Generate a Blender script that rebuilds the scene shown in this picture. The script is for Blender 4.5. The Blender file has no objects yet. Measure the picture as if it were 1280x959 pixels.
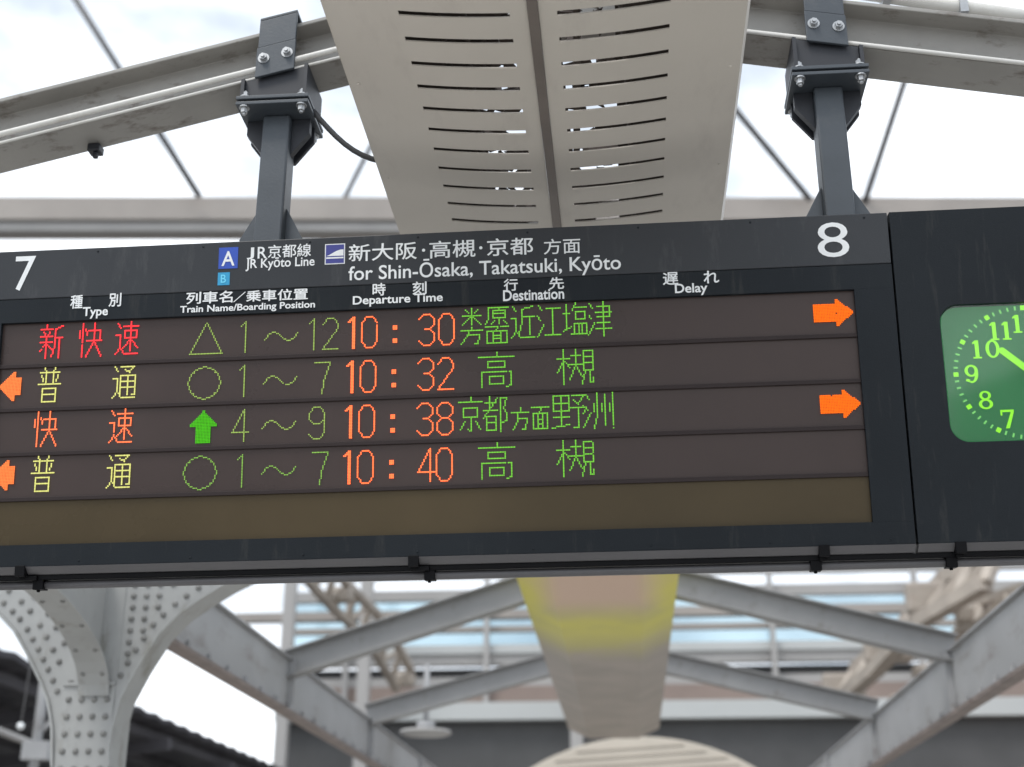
import bpy, bmesh, math, random
from mathutils import Vector, Matrix
R_ = math.radians
random.seed(7)
scene = bpy.context.scene
COL = scene.collection

# ------------------------------------------------------------------ camera, sky, sun, exposure
FPX = 1680.0                                    # focal length in photo pixels (1280 wide)
EYE = Vector((0, 0, 1.6))
RC = Matrix(((0.99643831, 0.0290052, 0.07917951),
             (0.08429133, -0.36911889, -0.92555184),
             (0.00238083, 0.92892946, -0.37024909)))
cam_d = bpy.data.cameras.new('camera')
cam = bpy.data.objects.new('camera', cam_d)
COL.objects.link(cam)
cam.matrix_world = Matrix.Translation(EYE) @ RC.to_4x4()
cam_d.sensor_width = 36
cam_d.sensor_fit = 'HORIZONTAL'
cam_d.lens = FPX / 1280 * 36
cam_d.clip_start = 0.05
cam_d.clip_end = 3000
cam_d.dof.use_dof = True
cam_d.dof.focus_distance = 3.75
cam_d.dof.aperture_fstop = 2.2
scene.camera = cam

SUN_EL, SUN_ROT = 58, 215
w = bpy.data.worlds.new('World')
scene.world = w
w.use_nodes = True
nt = w.node_tree
nt.nodes.clear()
wo = nt.nodes.new('ShaderNodeOutputWorld')
bg = nt.nodes.new('ShaderNodeBackground')
sky = nt.nodes.new('ShaderNodeTexSky')
sky.sky_type = 'NISHITA'
sky.sun_disc = False
sky.sun_elevation = R_(SUN_EL)
sky.sun_rotation = R_(SUN_ROT)
tc = nt.nodes.new('ShaderNodeTexCoord')
mp = nt.nodes.new('ShaderNodeMapping')
mp.inputs['Scale'].default_value = (1.0, 1.0, 2.2)
nz = nt.nodes.new('ShaderNodeTexNoise')
nz.inputs['Scale'].default_value = 2.6
nz.inputs['Detail'].default_value = 7
nz.inputs['Roughness'].default_value = 0.55
cr = nt.nodes.new('ShaderNodeValToRGB')          # cloud deck: grey-blue undersides to bright white
cr.color_ramp.elements[0].position = 0.42
cr.color_ramp.elements[0].color = (4.3, 4.75, 5.3, 1)
cr.color_ramp.elements[1].position = 0.68
cr.color_ramp.elements[1].color = (12, 12.3, 12.6, 1)
mx = nt.nodes.new('ShaderNodeMixRGB')
mx.inputs[0].default_value = 0.9
nt.links.new(tc.outputs['Generated'], mp.inputs['Vector'])
nt.links.new(mp.outputs[0], nz.inputs['Vector'])
nt.links.new(nz.outputs['Fac'], cr.inputs['Fac'])
nt.links.new(sky.outputs[0], mx.inputs[1])
nt.links.new(cr.outputs[0], mx.inputs[2])
nt.links.new(mx.outputs[0], bg.inputs['Color'])
bg.inputs['Strength'].default_value = 0.1
nt.links.new(bg.outputs[0], wo.inputs['Surface'])

sl = bpy.data.lights.new('sun', 'SUN')
sl.energy = 0.9
sl.angle = R_(20)
sl.color = (1, 0.96, 0.9)
so = bpy.data.objects.new('sun', sl)
COL.objects.link(so)
az = R_(SUN_ROT)
sdir = Vector((math.sin(az) * math.cos(R_(SUN_EL)), math.cos(az) * math.cos(R_(SUN_EL)), math.sin(R_(SUN_EL))))
so.rotation_euler = sdir.to_track_quat('Z', 'Y').to_euler()

scene.view_settings.view_transform = 'Standard'
scene.view_settings.look = 'None'
scene.view_settings.gamma = 1
scene.view_settings.use_curve_mapping = False
scene.view_settings.exposure = 1.0
scene.render.engine = 'CYCLES'
scene.cycles.max_bounces = 8
scene.cycles.use_denoising = True

# ------------------------------------------------------------------ measuring the photograph
def ray(px, py):
    return RC @ Vector((px - 640, -(py - 479.5), -FPX))
def atY(px, py, y):
    d = ray(px, py); return EYE + d * (y / d.y)
def atZ(px, py, z):
    d = ray(px, py); return EYE + d * ((z - EYE.z) / d.z)

TILT, ROLL = R_(7.7), R_(0.38)
P0 = atY(640, 480, 3.4)
up = Vector((0, -math.sin(TILT), math.cos(TILT)))
ex = Vector((1, 0, 0))
EU = ex * math.cos(ROLL) + up * math.sin(ROLL)
EV = -ex * math.sin(ROLL) + up * math.cos(ROLL)
NF = EU.cross(EV)                                # towards the viewer
SIGN_M = Matrix(((EU.x, -NF.x, EV.x, P0.x), (EU.y, -NF.y, EV.y, P0.y), (EU.z, -NF.z, EV.z, P0.z), (0, 0, 0, 1)))
def face(px, py, y=0.0):
    d = ray(px, py)
    p = P0 - NF * y
    q = EYE + d * ((p - EYE).dot(NF) / d.dot(NF)) - P0
    return q.dot(EU), q.dot(EV)

# ------------------------------------------------------------------ materials
def mat(name, col, rough=0.5, metal=0.0, var=0.0, scale=6.0, bump=0.0, bscale=60.0, dirt=None, dirt_amt=0.0,
        dscale=(2, 2, 2), spec=0.5, emit=None, estr=0.0):
    m = bpy.data.materials.new(name)
    m.use_nodes = True
    n = m.node_tree.nodes; l = m.node_tree.links
    b = n['Principled BSDF']
    b.inputs['Base Color'].default_value = (*col, 1)
    b.inputs['Roughness'].default_value = rough
    b.inputs['Metallic'].default_value = metal
    b.inputs['Specular IOR Level'].default_value = spec
    if emit:
        b.inputs['Emission Color'].default_value = (*emit, 1)
        b.inputs['Emission Strength'].default_value = estr
    if var or dirt or bump:
        t = n.new('ShaderNodeTexCoord')
    last = None
    if var:
        a = n.new('ShaderNodeTexNoise'); a.inputs['Scale'].default_value = scale; a.inputs['Detail'].default_value = 6
        a.inputs['Roughness'].default_value = 0.6
        l.new(t.outputs['Object'], a.inputs['Vector'])
        r = n.new('ShaderNodeValToRGB')
        r.color_ramp.elements[0].position = 0.3; r.color_ramp.elements[1].position = 0.7
        r.color_ramp.elements[0].color = (*[c * (1 - var) for c in col], 1)
        r.color_ramp.elements[1].color = (*[min(1, c * (1 + var)) for c in col], 1)
        l.new(a.outputs['Fac'], r.inputs['Fac']); last = r.outputs['Color']
        rr = n.new('ShaderNodeMapRange')
        rr.inputs['To Min'].default_value = max(0.02, rough - 0.1); rr.inputs['To Max'].default_value = min(1, rough + 0.12)
        l.new(a.outputs['Fac'], rr.inputs['Value']); l.new(rr.outputs[0], b.inputs['Roughness'])
    if dirt:
        mp_ = n.new('ShaderNodeMapping'); mp_.inputs['Scale'].default_value = dscale
        l.new(t.outputs['Object'], mp_.inputs['Vector'])
        d = n.new('ShaderNodeTexNoise'); d.inputs['Scale'].default_value = 3; d.inputs['Detail'].default_value = 9
        d.inputs['Roughness'].default_value = 0.7
        l.new(mp_.outputs[0], d.inputs['Vector'])
        r2 = n.new('ShaderNodeValToRGB')
        r2.color_ramp.elements[0].position = 0.55; r2.color_ramp.elements[1].position = 0.72
        r2.color_ramp.elements[0].color = (0, 0, 0, 1); r2.color_ramp.elements[1].color = (dirt_amt, dirt_amt, dirt_amt, 1)
        l.new(d.outputs['Fac'], r2.inputs['Fac'])
        mm = n.new('ShaderNodeMixRGB'); mm.inputs[1].default_value = (*col, 1); mm.inputs[2].default_value = (*dirt, 1)
        if last: l.new(last, mm.inputs[1])
        l.new(r2.outputs['Color'], mm.inputs[0]); last = mm.outputs[0]
    if last: l.new(last, b.inputs['Base Color'])
    if bump:
        bn = n.new('ShaderNodeTexNoise'); bn.inputs['Scale'].default_value = bscale; bn.inputs['Detail'].default_value = 4
        l.new(t.outputs['Object'], bn.inputs['Vector'])
        bp = n.new('ShaderNodeBump'); bp.inputs['Strength'].default_value = bump; bp.inputs['Distance'].default_value = 0.004
        l.new(bn.outputs['Fac'], bp.inputs['Height']); l.new(bp.outputs[0], b.inputs['Normal'])
    return m

def glow(name, col, s):
    m = bpy.data.materials.new(name); m.use_nodes = True
    b = m.node_tree.nodes['Principled BSDF']
    b.inputs['Base Color'].default_value = (0.004, 0.004, 0.004, 1)
    b.inputs['Specular IOR Level'].default_value = .1
    b.inputs['Emission Color'].default_value = (*col, 1)
    b.inputs['Emission Strength'].default_value = s
    return m

M = {}
M['charcoal'] = mat('charcoal_paint', (.014, .0175, .0215), .48, spec=.14, var=.12, scale=2.5, bump=.10, bscale=240, dirt=(.055, .055, .052), dirt_amt=.55, dscale=(7, 2, .9))
M['header'] = mat('header_paint', (.034, .037, .042), .38, spec=.25, dirt=(.085, .085, .088), dirt_amt=.5, dscale=(5, 2, 1.2), var=.10, scale=2, bump=.08, bscale=240)
M['lip'] = mat('grey_trim', (.085, .083, .088), .4, var=.12, scale=4)
M['black'] = mat('black_plastic', (.004, .004, .005), .5, var=.1, spec=.12)
M['ledrow'] = mat('led_cover', (.054, .039, .036), .28, spec=.22, var=.10, scale=2.2, bump=.04, bscale=400)
M['ledamber'] = mat('amber_led_cover', (.068, .051, .028), .28, spec=.16, var=.14, scale=1.6, bump=.04, bscale=400)
M['hood'] = mat('row_hood_brown', (.034, .026, .026), .5, spec=.15)
M['white_vinyl'] = mat('white_vinyl', (.74, .76, .77), .45, var=.05, scale=30)
M['blue_vinyl'] = mat('blue_vinyl', (.02, .07, .42), .4, var=.06, scale=20)
M['cyan_vinyl'] = mat('cyan_vinyl', (.02, .30, .55), .4, var=.06, scale=20)
M['cyan_text'] = mat('pale_cyan_vinyl', (.15, .62, .85), .4)
M['navy_vinyl'] = mat('navy_vinyl', (.04, .045, .24), .4, var=.06, scale=20)
M['steel'] = mat('painted_steel', (.29, .28, .262), .55, var=.14, scale=3, bump=.25, bscale=40, dirt=(.085, .06, .045), dirt_amt=.9, dscale=(2.5, 5, 5))
M['rafter'] = mat('rafter_paint', (.235, .235, .235), .5, var=.12, scale=2, bump=.2, bscale=30, dirt=(.11, .09, .075), dirt_amt=.6, dscale=(2, 2, 2))
M['girder'] = mat('girder_paint', (.325, .328, .335), .5, var=.10, scale=2, bump=.2, bscale=30, dirt=(.14, .11, .09), dirt_amt=.6, dscale=(2, .5, 2))
M['rust'] = mat('rusty_flange', (.20, .165, .15), .7, var=.25, scale=5, bump=.3, bscale=40, dirt=(.09, .05, .035), dirt_amt=.8)
M['column'] = mat('column_paint', (.33, .335, .33), .5, var=.10, scale=3, bump=.3, bscale=25, dirt=(.17, .16, .125), dirt_amt=.8, dscale=(3, 3, 1))
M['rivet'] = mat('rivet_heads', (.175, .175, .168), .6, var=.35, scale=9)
M['hanger'] = mat('hanger_paint', (.050, .060, .072), .42, var=.12, scale=6, bump=.12, bscale=120, dirt=(.13, .12, .11), dirt_amt=.3)
M['clamp'] = mat('clamp_paint', (.018, .02, .026), .5, var=.2, scale=6)
M['zinc'] = mat('zinc_bolt', (.40, .41, .42), .45, metal=.8, var=.12, scale=20)
M['duct'] = mat('duct_paint', (.59, .55, .495), .5, var=.05, scale=1.5, bump=.05, bscale=60, dirt=(.45, .41, .375), dirt_amt=.45, dscale=(2, .7, 2))
M['seam'] = mat('seam_bar', (.17, .145, .13), .5, var=.15, scale=5)
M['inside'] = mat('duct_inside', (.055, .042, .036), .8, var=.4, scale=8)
M['pipe'] = mat('white_conduit', (.62, .61, .58), .4, var=.08, scale=6, dirt=(.3, .27, .22), dirt_amt=.5)
M['rod'] = mat('brace_rod', (.12, .12, .125), .5, var=.12)
M['cable'] = mat('cable_rubber', (.05, .05, .052), .55, var=.1)
M['dome'] = mat('dome_beam', (.33, .30, .275), .6, var=.1, scale=.5)
M['white_panel'] = mat('white_fascia', (.46, .475, .47), .5, var=.05, scale=.4)
M['beam_grey'] = mat('bridge_beam', (.36, .35, .34), .55, var=.1, scale=.4)
M['beam_tan'] = mat('bridge_tan', (.24, .185, .16), .6, var=.15, scale=.4)
M['dark_soffit'] = mat('dark_soffit', (.075, .075, .076), .7, var=.2, scale=.6)  # base colour lifted a little to stand in for distance haze
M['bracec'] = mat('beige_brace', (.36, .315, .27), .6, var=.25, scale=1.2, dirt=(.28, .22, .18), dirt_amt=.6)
M['canopy'] = mat('canopy_sheet', (.035, .033, .040), .7, var=.2, scale=1)
M['canopyrib'] = mat('canopy_purlin', (.06, .057, .065), .7, var=.2, scale=1)
M['vault'] = mat('vault_sheet', (.52, .47, .40), .6, var=.08, scale=1)
M['vaultrib'] = mat('vault_joint', (.33, .29, .245), .6, var=.08, scale=1)
M['concrete'] = mat('platform_tiles', (.45, .435, .41), .8, var=.12, scale=1.5, bump=.2)
M['ballast'] = mat('track_ballast', (.20, .18, .16), .95, var=.35, scale=9, bump=.8, bscale=12)
M['ground'] = mat('ground_asphalt', (.16, .16, .155), .9, var=.15, scale=.4)

# yellow wrap on the duct: strong at its far edge and sides, paler in the middle of the near part
def wrap_material():
    m = bpy.data.materials.new('yellow_wrap'); m.use_nodes = True
    n = m.node_tree.nodes; l = m.node_tree.links; b = n['Principled BSDF']
    b.inputs['Roughness'].default_value = .45
    t = n.new('ShaderNodeTexCoord'); s = n.new('ShaderNodeSeparateXYZ'); l.new(t.outputs['Object'], s.inputs[0])
    ax = n.new('ShaderNodeMath'); ax.operation = 'ABSOLUTE'; l.new(s.outputs['X'], ax.inputs[0])
    a = n.new('ShaderNodeMapRange'); a.interpolation_type = 'SMOOTHSTEP'
    a.inputs['From Min'].default_value = .22; a.inputs['From Max'].default_value = .50
    l.new(ax.outputs[0], a.inputs['Value'])
    c = n.new('ShaderNodeMapRange'); c.interpolation_type = 'SMOOTHSTEP'
    c.inputs['From Min'].default_value = .9; c.inputs['From Max'].default_value = 1.9
    l.new(s.outputs['Y'], c.inputs['Value'])
    mxx = n.new('ShaderNodeMath'); mxx.operation = 'MAXIMUM'; l.new(a.outputs[0], mxx.inputs[0]); l.new(c.outputs[0], mxx.inputs[1])
    nz_ = n.new('ShaderNodeTexNoise'); nz_.inputs['Scale'].default_value = 2.2; nz_.inputs['Detail'].default_value = 5; l.new(t.outputs['Object'], nz_.inputs['Vector'])
    yj = n.new('ShaderNodeMath'); yj.operation = 'MULTIPLY_ADD'; yj.inputs[1].default_value = 1.2
    l.new(nz_.outputs['Fac'], yj.inputs[0]); l.new(s.outputs['Y'], yj.inputs[2])
    e = n.new('ShaderNodeMapRange'); e.interpolation_type = 'SMOOTHSTEP'
    e.inputs['From Min'].default_value = 4.1; e.inputs['From Max'].default_value = 2.5
    l.new(yj.outputs[0], e.inputs['Value'])
    mu = n.new('ShaderNodeMath'); mu.operation = 'MULTIPLY'; l.new(mxx.outputs[0], mu.inputs[0]); l.new(e.outputs[0], mu.inputs[1])
    mr = n.new('ShaderNodeMapRange'); mr.inputs['To Min'].default_value = .45; mr.inputs['To Max'].default_value = 1.15
    l.new(nz_.outputs['Fac'], mr.inputs['Value'])
    m2 = n.new('ShaderNodeMath'); m2.operation = 'MULTIPLY'; m2.use_clamp = True
    l.new(mu.outputs[0], m2.inputs[0]); l.new(mr.outputs[0], m2.inputs[1])
    tan = n.new('ShaderNodeValToRGB')
    tan.color_ramp.elements[0].position = .35; tan.color_ramp.elements[1].position = .65
    tan.color_ramp.elements[0].color = (.275, .243, .215, 1); tan.color_ramp.elements[1].color = (.35, .305, .27, 1)
    l.new(nz_.outputs['Fac'], tan.inputs['Fac'])
    inv = n.new('ShaderNodeMath'); inv.operation = 'SUBTRACT'; inv.inputs[0].default_value = 1; l.new(c.outputs[0], inv.inputs[1])
    pe = n.new('ShaderNodeMixRGB'); pe.inputs[2].default_value = (.60, .42, .31, 1); l.new(inv.outputs[0], pe.inputs[0]); l.new(tan.outputs[0], pe.inputs[1])
    mc = n.new('ShaderNodeMixRGB'); l.new(pe.outputs[0], mc.inputs[1]); mc.inputs[2].default_value = (.66, .61, .05, 1)
    l.new(m2.outputs[0], mc.inputs[0]); l.new(mc.outputs[0], b.inputs['Base Color'])
    return m
M['wrap'] = wrap_material()

def glass_material(name, tint, refl=0.12, keep=1.0):
    m = bpy.data.materials.new(name); m.use_nodes = True
    n = m.node_tree.nodes; l = m.node_tree.links
    n.remove(n['Principled BSDF'])
    tr = n.new('ShaderNodeBsdfTransparent'); tr.inputs['Color'].default_value = (*tint, 1)
    gl = n.new('ShaderNodeBsdfGlossy'); gl.inputs['Roughness'].default_value = .08
    mi = n.new('ShaderNodeMixShader'); mi.inputs[0].default_value = refl
    l.new(tr.outputs[0], mi.inputs[1]); l.new(gl.outputs[0], mi.inputs[2])
    l.new(mi.outputs[0], n['Material Output'].inputs['Surface'])
    return m
M['pane'] = glass_material('blue_glazing', (.70, .80, .835), .10)
M['clear'] = glass_material('clock_glass', (.93, .97, .94), .03)

def dial_material():
    m = mat('green_dial', (.018, .075, .036), .4, spec=.2)
    n = m.node_tree.nodes; l = m.node_tree.links; b = n['Principled BSDF']
    t = n.new('ShaderNodeTexCoord'); z = n.new('ShaderNodeTexNoise'); z.inputs['Scale'].default_value = 7
    l.new(t.outputs['Object'], z.inputs['Vector'])
    r = n.new('ShaderNodeValToRGB')
    r.color_ramp.elements[0].color = (.014, .105, .034, 1); r.color_ramp.elements[1].color = (.024, .150, .048, 1)
    l.new(z.outputs['Fac'], r.inputs['Fac']); l.new(r.outputs[0], b.inputs['Emission Color'])
    b.inputs['Emission Strength'].default_value = .42
    return m
M['dial'] = dial_material()
M['numeral'] = glow('clock_numeral_glow', (.34, .95, .045), .55)
M['tick'] = glow('clock_tick_glow', (.22, .66, .18), .55)

M['l_red'] = glow('led_red', (1.0, .035, .045), 1.0)
M['l_orange'] = glow('led_orange_red', (1.0, .17, .06), 1.0)
M['l_time'] = glow('led_salmon', (1.0, .15, .045), 1.15)
M['l_yellow'] = glow('led_yellow', (.55, .55, .16), .85)
M['l_dull'] = glow('led_dull_yellow', (.25, .37, .08), .85)
M['l_green'] = glow('led_green', (.17, .56, .05), .66)
M['l_greenb'] = glow('led_bright_green', (.08, .62, .01), .5)
M['l_board4'] = glow('led_mid_green', (.20, .40, .07), .75)
M['l_arrow'] = glow('led_arrow_orange', (1.0, .15, .004), .66)
M['l_arrowp'] = glow('led_arrow_peach', (1.0, .21, .05), .7)

# ------------------------------------------------------------------ builders
class MB:
    def __init__(self): self.v = []; self.f = []; self.smooth = set()
    def add(self, vs, fs, smooth=False):
        o = len(self.v); self.v += [tuple(p) for p in vs]
        for f in fs:
            if smooth: self.smooth.add(len(self.f))
            self.f.append(tuple(i + o for i in f))
    def box(self, x0, x1, y0, y1, z0, z1, M4=None):
        vs = [Vector((x, y, z)) for x in (x0, x1) for y in (y0, y1) for z in (z0, z1)]
        if M4: vs = [M4 @ p for p in vs]
        self.add(vs, [(0, 1, 3, 2), (4, 6, 7, 5), (0, 4, 5, 1), (2, 3, 7, 6), (0, 2, 6, 4), (1, 5, 7, 3)])
    def beam(self, a, b, wy, wz, upv=Vector((0, 0, 1))):
        a = Vector(a); b = Vector(b); d = (b - a).normalized()
        s = d.cross(upv).normalized(); u = s.cross(d)
        vs = [p + s * sx * wy / 2 + u * sz * wz / 2 for p in (a, b) for sx in (-1, 1) for sz in (-1, 1)]
        self.add(vs, [(0, 1, 3, 2), (4, 6, 7, 5), (0, 4, 5, 1), (2, 3, 7, 6), (0, 2, 6, 4), (1, 5, 7, 3)])
    def tube(self, pts, r, n=10, cap=True):
        pts = [Vector(p) for p in pts]; rings = []
        for i, p in enumerate(pts):
            d = (pts[min(i + 1, len(pts) - 1)] - pts[max(i - 1, 0)]).normalized()
            ref = Vector((0, 0, 1)) if abs(d.z) < .95 else Vector((1, 0, 0))
            s = d.cross(ref).normalized(); u = s.cross(d)
            rr = r[i] if isinstance(r, (list, tuple)) else r
            rings.append([p + (s * math.cos(2 * math.pi * k / n) + u * math.sin(2 * math.pi * k / n)) * rr for k in range(n)])
        o = len(self.v)
        for ring in rings: self.v += [tuple(p) for p in ring]
        for i in range(len(rings) - 1):
            for k in range(n):
                self.smooth.add(len(self.f))
                self.f.append((o + i * n + k, o + i * n + (k + 1) % n, o + (i + 1) * n + (k + 1) % n, o + (i + 1) * n + k))
        if cap:
            self.f.append(tuple(o + k for k in range(n))[::-1])
            self.f.append(tuple(o + (len(rings) - 1) * n + k for k in range(n)))
    def prism(self, poly, a, b):                 # poly: list of 3D points, extruded by vector b-a
        d = Vector(b) - Vector(a); n = len(poly); p0 = [Vector(p) for p in poly]; p1 = [p + d for p in p0]
        self.add(p0 + p1, [tuple(range(n))[::-1], tuple(range(n, 2 * n))] + [(k, (k + 1) % n, n + (k + 1) % n, n + k) for k in range(n)])
    def dome(self, c, nrm, r, h=None, n=8):      # rivet head
        c = Vector(c); nrm = Vector(nrm).normalized(); h = h or r * .75
        ref = Vector((0, 0, 1)) if abs(nrm.z) < .9 else Vector((1, 0, 0))
        s = nrm.cross(ref).normalized(); u = s.cross(nrm); vs = []
        for (rr, hh) in ((1, 0), (.85, .55), (.5, .88)):
            vs += [c + (s * math.cos(2 * math.pi * k / n) + u * math.sin(2 * math.pi * k / n)) * r * rr + nrm * h * hh for k in range(n)]
        vs.append(c + nrm * h); fs = []
        for i in range(2):
            for k in range(n): fs.append((i * n + k, i * n + (k + 1) % n, (i + 1) * n + (k + 1) % n, (i + 1) * n + k))
        for k in range(n): fs.append((2 * n + k, 2 * n + (k + 1) % n, 3 * n))
        self.add(vs, fs, True)
    def hexbolt(self, c, nrm, r, h):
        c = Vector(c); nrm = Vector(nrm).normalized()
        ref = Vector((0, 0, 1)) if abs(nrm.z) < .9 else Vector((1, 0, 0))
        s = nrm.cross(ref).normalized(); u = s.cross(nrm)
        def ring(k, rr, hh): return [c + (s * math.cos(2 * math.pi * i / k + .3) + u * math.sin(2 * math.pi * i / k + .3)) * rr + nrm * hh for i in range(k)]
        self.prism(ring(14, r * 1.5, 0), (0, 0, 0), nrm * h * .25)
        self.prism(ring(6, r, h * .25), (0, 0, 0), nrm * h)
        self.prism(ring(10, r * .5, h * 1.2), (0, 0, 0), nrm * h * .5)
    def build(self, name, material, parent=None, bevel=0.0, heads=None):
        me = bpy.data.meshes.new(name); me.from_pydata(self.v, [], self.f)
        for i in self.smooth: me.polygons[i].use_smooth = True
        bm = bmesh.new(); bm.from_mesh(me); bmesh.ops.recalc_face_normals(bm, faces=bm.faces); bm.to_mesh(me); bm.free()
        me.materials.append(material)
        if heads:                                # rivet heads darkened: grime, plus shade of their undersides put into the colour
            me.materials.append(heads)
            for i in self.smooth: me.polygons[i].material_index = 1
        o = bpy.data.objects.new(name, me); COL.objects.link(o)
        if parent: o.parent = parent
        if bevel:
            bv = o.modifiers.new('bevel', 'BEVEL'); bv.width = bevel; bv.segments = 2; bv.limit_method = 'ANGLE'; bv.angle_limit = R_(40)
        return o

def tag(o, label=None, cat=None, group=None, kind=None):
    if label: o['label'] = label
    if cat: o['category'] = cat
    if group: o['group'] = group
    if kind: o['kind'] = kind
    return o
def thing(name, label, cat, loc=(0, 0, 0), group=None, matrix=None):
    o = bpy.data.objects.new(name, None); o.empty_display_size = .1; COL.objects.link(o)
    if matrix is not None: o.matrix_world = matrix
    else: o.location = loc
    return tag(o, label, cat, group)
def rebase(mb, loc):                             # world coordinates -> coordinates about the thing's base
    l = Vector(loc); mb.v = [tuple(Vector(p) - l) for p in mb.v]; return mb

# ------------------------------------------------------------------ ground
g = MB(); g.box(-1500, 1500, -1500, 1500, -1.6, -1.2); tag(g.build('ground', M['ground']), kind='structure')
g = MB(); g.box(-5.2, 4.9, -60, 90, -1.19, 0); tag(g.build('platform', M['concrete']), kind='structure')
for i, (a, b) in enumerate(((-9.0, -5.2), (4.9, 8.7))):
    g = MB(); g.box(a, b, -60, 90, -1.19, -1.0); tag(g.build('track_bed' if i == 0 else 'track_bed.001', M['ballast']), kind='structure')
for i, (a, b) in enumerate(((-18.0, -9.0), (8.7, 17.7))):
    g = MB(); g.box(a, b, -60, 90, -1.19, 0); tag(g.build('side_platform' if i == 0 else 'side_platform.001', M['concrete']), kind='structure')

# ------------------------------------------------------------------ roof frame over the platform
RIDGE_X = -0.20
def ibeam(mb, a, b, wdt, dep, tf=.014, tw=.010):
    """I-section from a to b, a and b on the middle of the underside; flanges horizontal across Y or X"""
    a = Vector(a); b = Vector(b); d = (b - a).normalized()
    s = d.cross(Vector((0, 0, 1))).normalized(); u = s.cross(d)
    prof = [(-wdt/2, 0), (wdt/2, 0), (wdt/2, tf), (tw/2, tf), (tw/2, dep-tf), (wdt/2, dep-tf), (wdt/2, dep), (-wdt/2, dep), (-wdt/2, dep-tf), (-tw/2, dep-tf), (-tw/2, tf), (-wdt/2, tf)]
    mb.prism([a + s * x + u * z for x, z in prof], a, b)

def rafter(y, side, x_end, z_end, x_r, z_r, label, first=False, wdt=.148, dep=.168):
    t = thing('rafter', label, 'roof beam', (x_end, y, z_end), 'sloping roof rafters of the platform frame')
    mb = MB(); ibeam(mb, (x_end, y, z_end), (x_r, y, z_r), wdt, dep)
    if not first:
        bpy.data.objects.remove(t)
        o = rebase(mb, (x_end, y, z_end)).build('rafter', M['rafter'], None, bevel=.003); o.location = (x_end, y, z_end)
        return tag(o, label, 'roof beam', 'sloping roof rafters of the platform frame')
    rebase(mb, t.location).build('beam', M['steel'], t, bevel=.003)
    if first:                                    # stiffener tabs, screw heads and odd fixings
        d = (Vector((x_r, y, z_r)) - Vector((x_end, y, z_end)))
        if side < 0:
            p = Vector((x_end, y, z_end)) + d * .42
            bk = MB(); bk.box(p.x - .022, p.x + .018, y + .03, y + .072, p.z - .03, p.z - .004)
            bk.box(p.x - .006, p.x + .010, y + .04, y + .055, p.z - .05, p.z - .03)
            rebase(bk, t.location).build('fixing', M['clamp'], t, bevel=.004)
    return t

YB0 = 3.49
# the near pair: rear lower edge measured on the photograph
la, lb = atY(15, 214, YB0 + .074), atY(304, 141, YB0 + .074)
ra, rb = atY(934, 81, YB0 + .074), atY(1280, 122, YB0 + .074)
sL = (lb.z - la.z) / (lb.x - la.x); sR = (rb.z - ra.z) / (rb.x - ra.x)
zl = lambda x: la.z + sL * (x - la.x)
zr = lambda x: ra.z + sR * (x - ra.x)
xr = (ra.z - sR * ra.x - la.z + sL * la.x) / (sL - sR)
rafter(YB0, -1, -2.62, zl(-2.62), xr - .003, zl(xr), 'stained grey roof beam with two white conduits, above the blue A badge', True)
rafter(YB0, 1, 2.42, zr(2.42), xr + .003, zr(xr), 'stained grey roof beam with one thin conduit, above the number 8', True)
for i, zle, zre, zri in ((1, 3.34, 3.36, 4.02), (2, 3.315, 3.375, 4.05), (3, 3.405, 3.40, 4.03)):
    y = YB0 + 3.39 * i
    lbl = {1: 'pair just behind the board', 2: 'first pair seen below the board', 3: 'second pair seen below the board'}[i]
    rafter(y, -1, -2.60, zle, RIDGE_X - .003, zri, 'grey roof rafter on the riveted column side, %s' % lbl, wdt=.16, dep=.21)
    rafter(y, 1, 2.40, zre, RIDGE_X + .003, zri, 'grey roof rafter on the clock side, %s' % lbl, wdt=.16, dep=.21)

# white conduits on the near left beam
pl = [Vector((x, YB0 - .074 - .013, zl(x) + .026)) for x in (-2.55, -1.8, -1.2, -.8, -.35)]
p2 = [Vector((x, YB0 - .074 - .008, zl(x) - .002)) for x in (-2.55, -1.8, -1.2, -.8, -.35)]
mb = MB(); mb.tube(pl, .0095, 10); tag(mb.build('conduit', M['pipe']), 'thicker upper white conduit running along the roof beam above the A badge', 'pipe', 'white conduits on the near roof beams')
mb = MB(); mb.tube(p2, .0048, 8); tag(mb.build('conduit', M['pipe']), 'thinner lower white conduit running along the roof beam above the A badge', 'pipe', 'white conduits on the near roof beams')
mb = MB(); mb.tube([Vector((x, YB0 - .074 - .008, zr(x) + .008)) for x in (.35, 1.0, 2.3)], .007, 8)
tag(mb.build('conduit', M['pipe']), 'thin pale conduit running along the roof beam above the number 8', 'pipe', 'white conduits on the near roof beams')
# tube lamp pipe lying above the right beam
q0, q1 = atY(1085, -8, YB0 + .0), atY(1300, 24, YB0 + .0)
dq = (q1 - q0)
mb = MB(); mb.tube([q0 - dq * .1, q0 + dq * .5, q1 + dq * .6], .022, 12)
t = tag(mb.build('steel_pipe', M['pipe']), 'thick pale round pipe lying on top of the roof beam above the number 8', 'pipe')
mb = MB()
for k in (.1, .55, 1.0):
    p = q0 + dq * k; mb = MB(); mb.box(p.x - .012, p.x + .012, p.y - .028, p.y + .028, p.z - .034, p.z + .026); mb.build('pipe_clip', M['zinc'], t)

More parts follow.
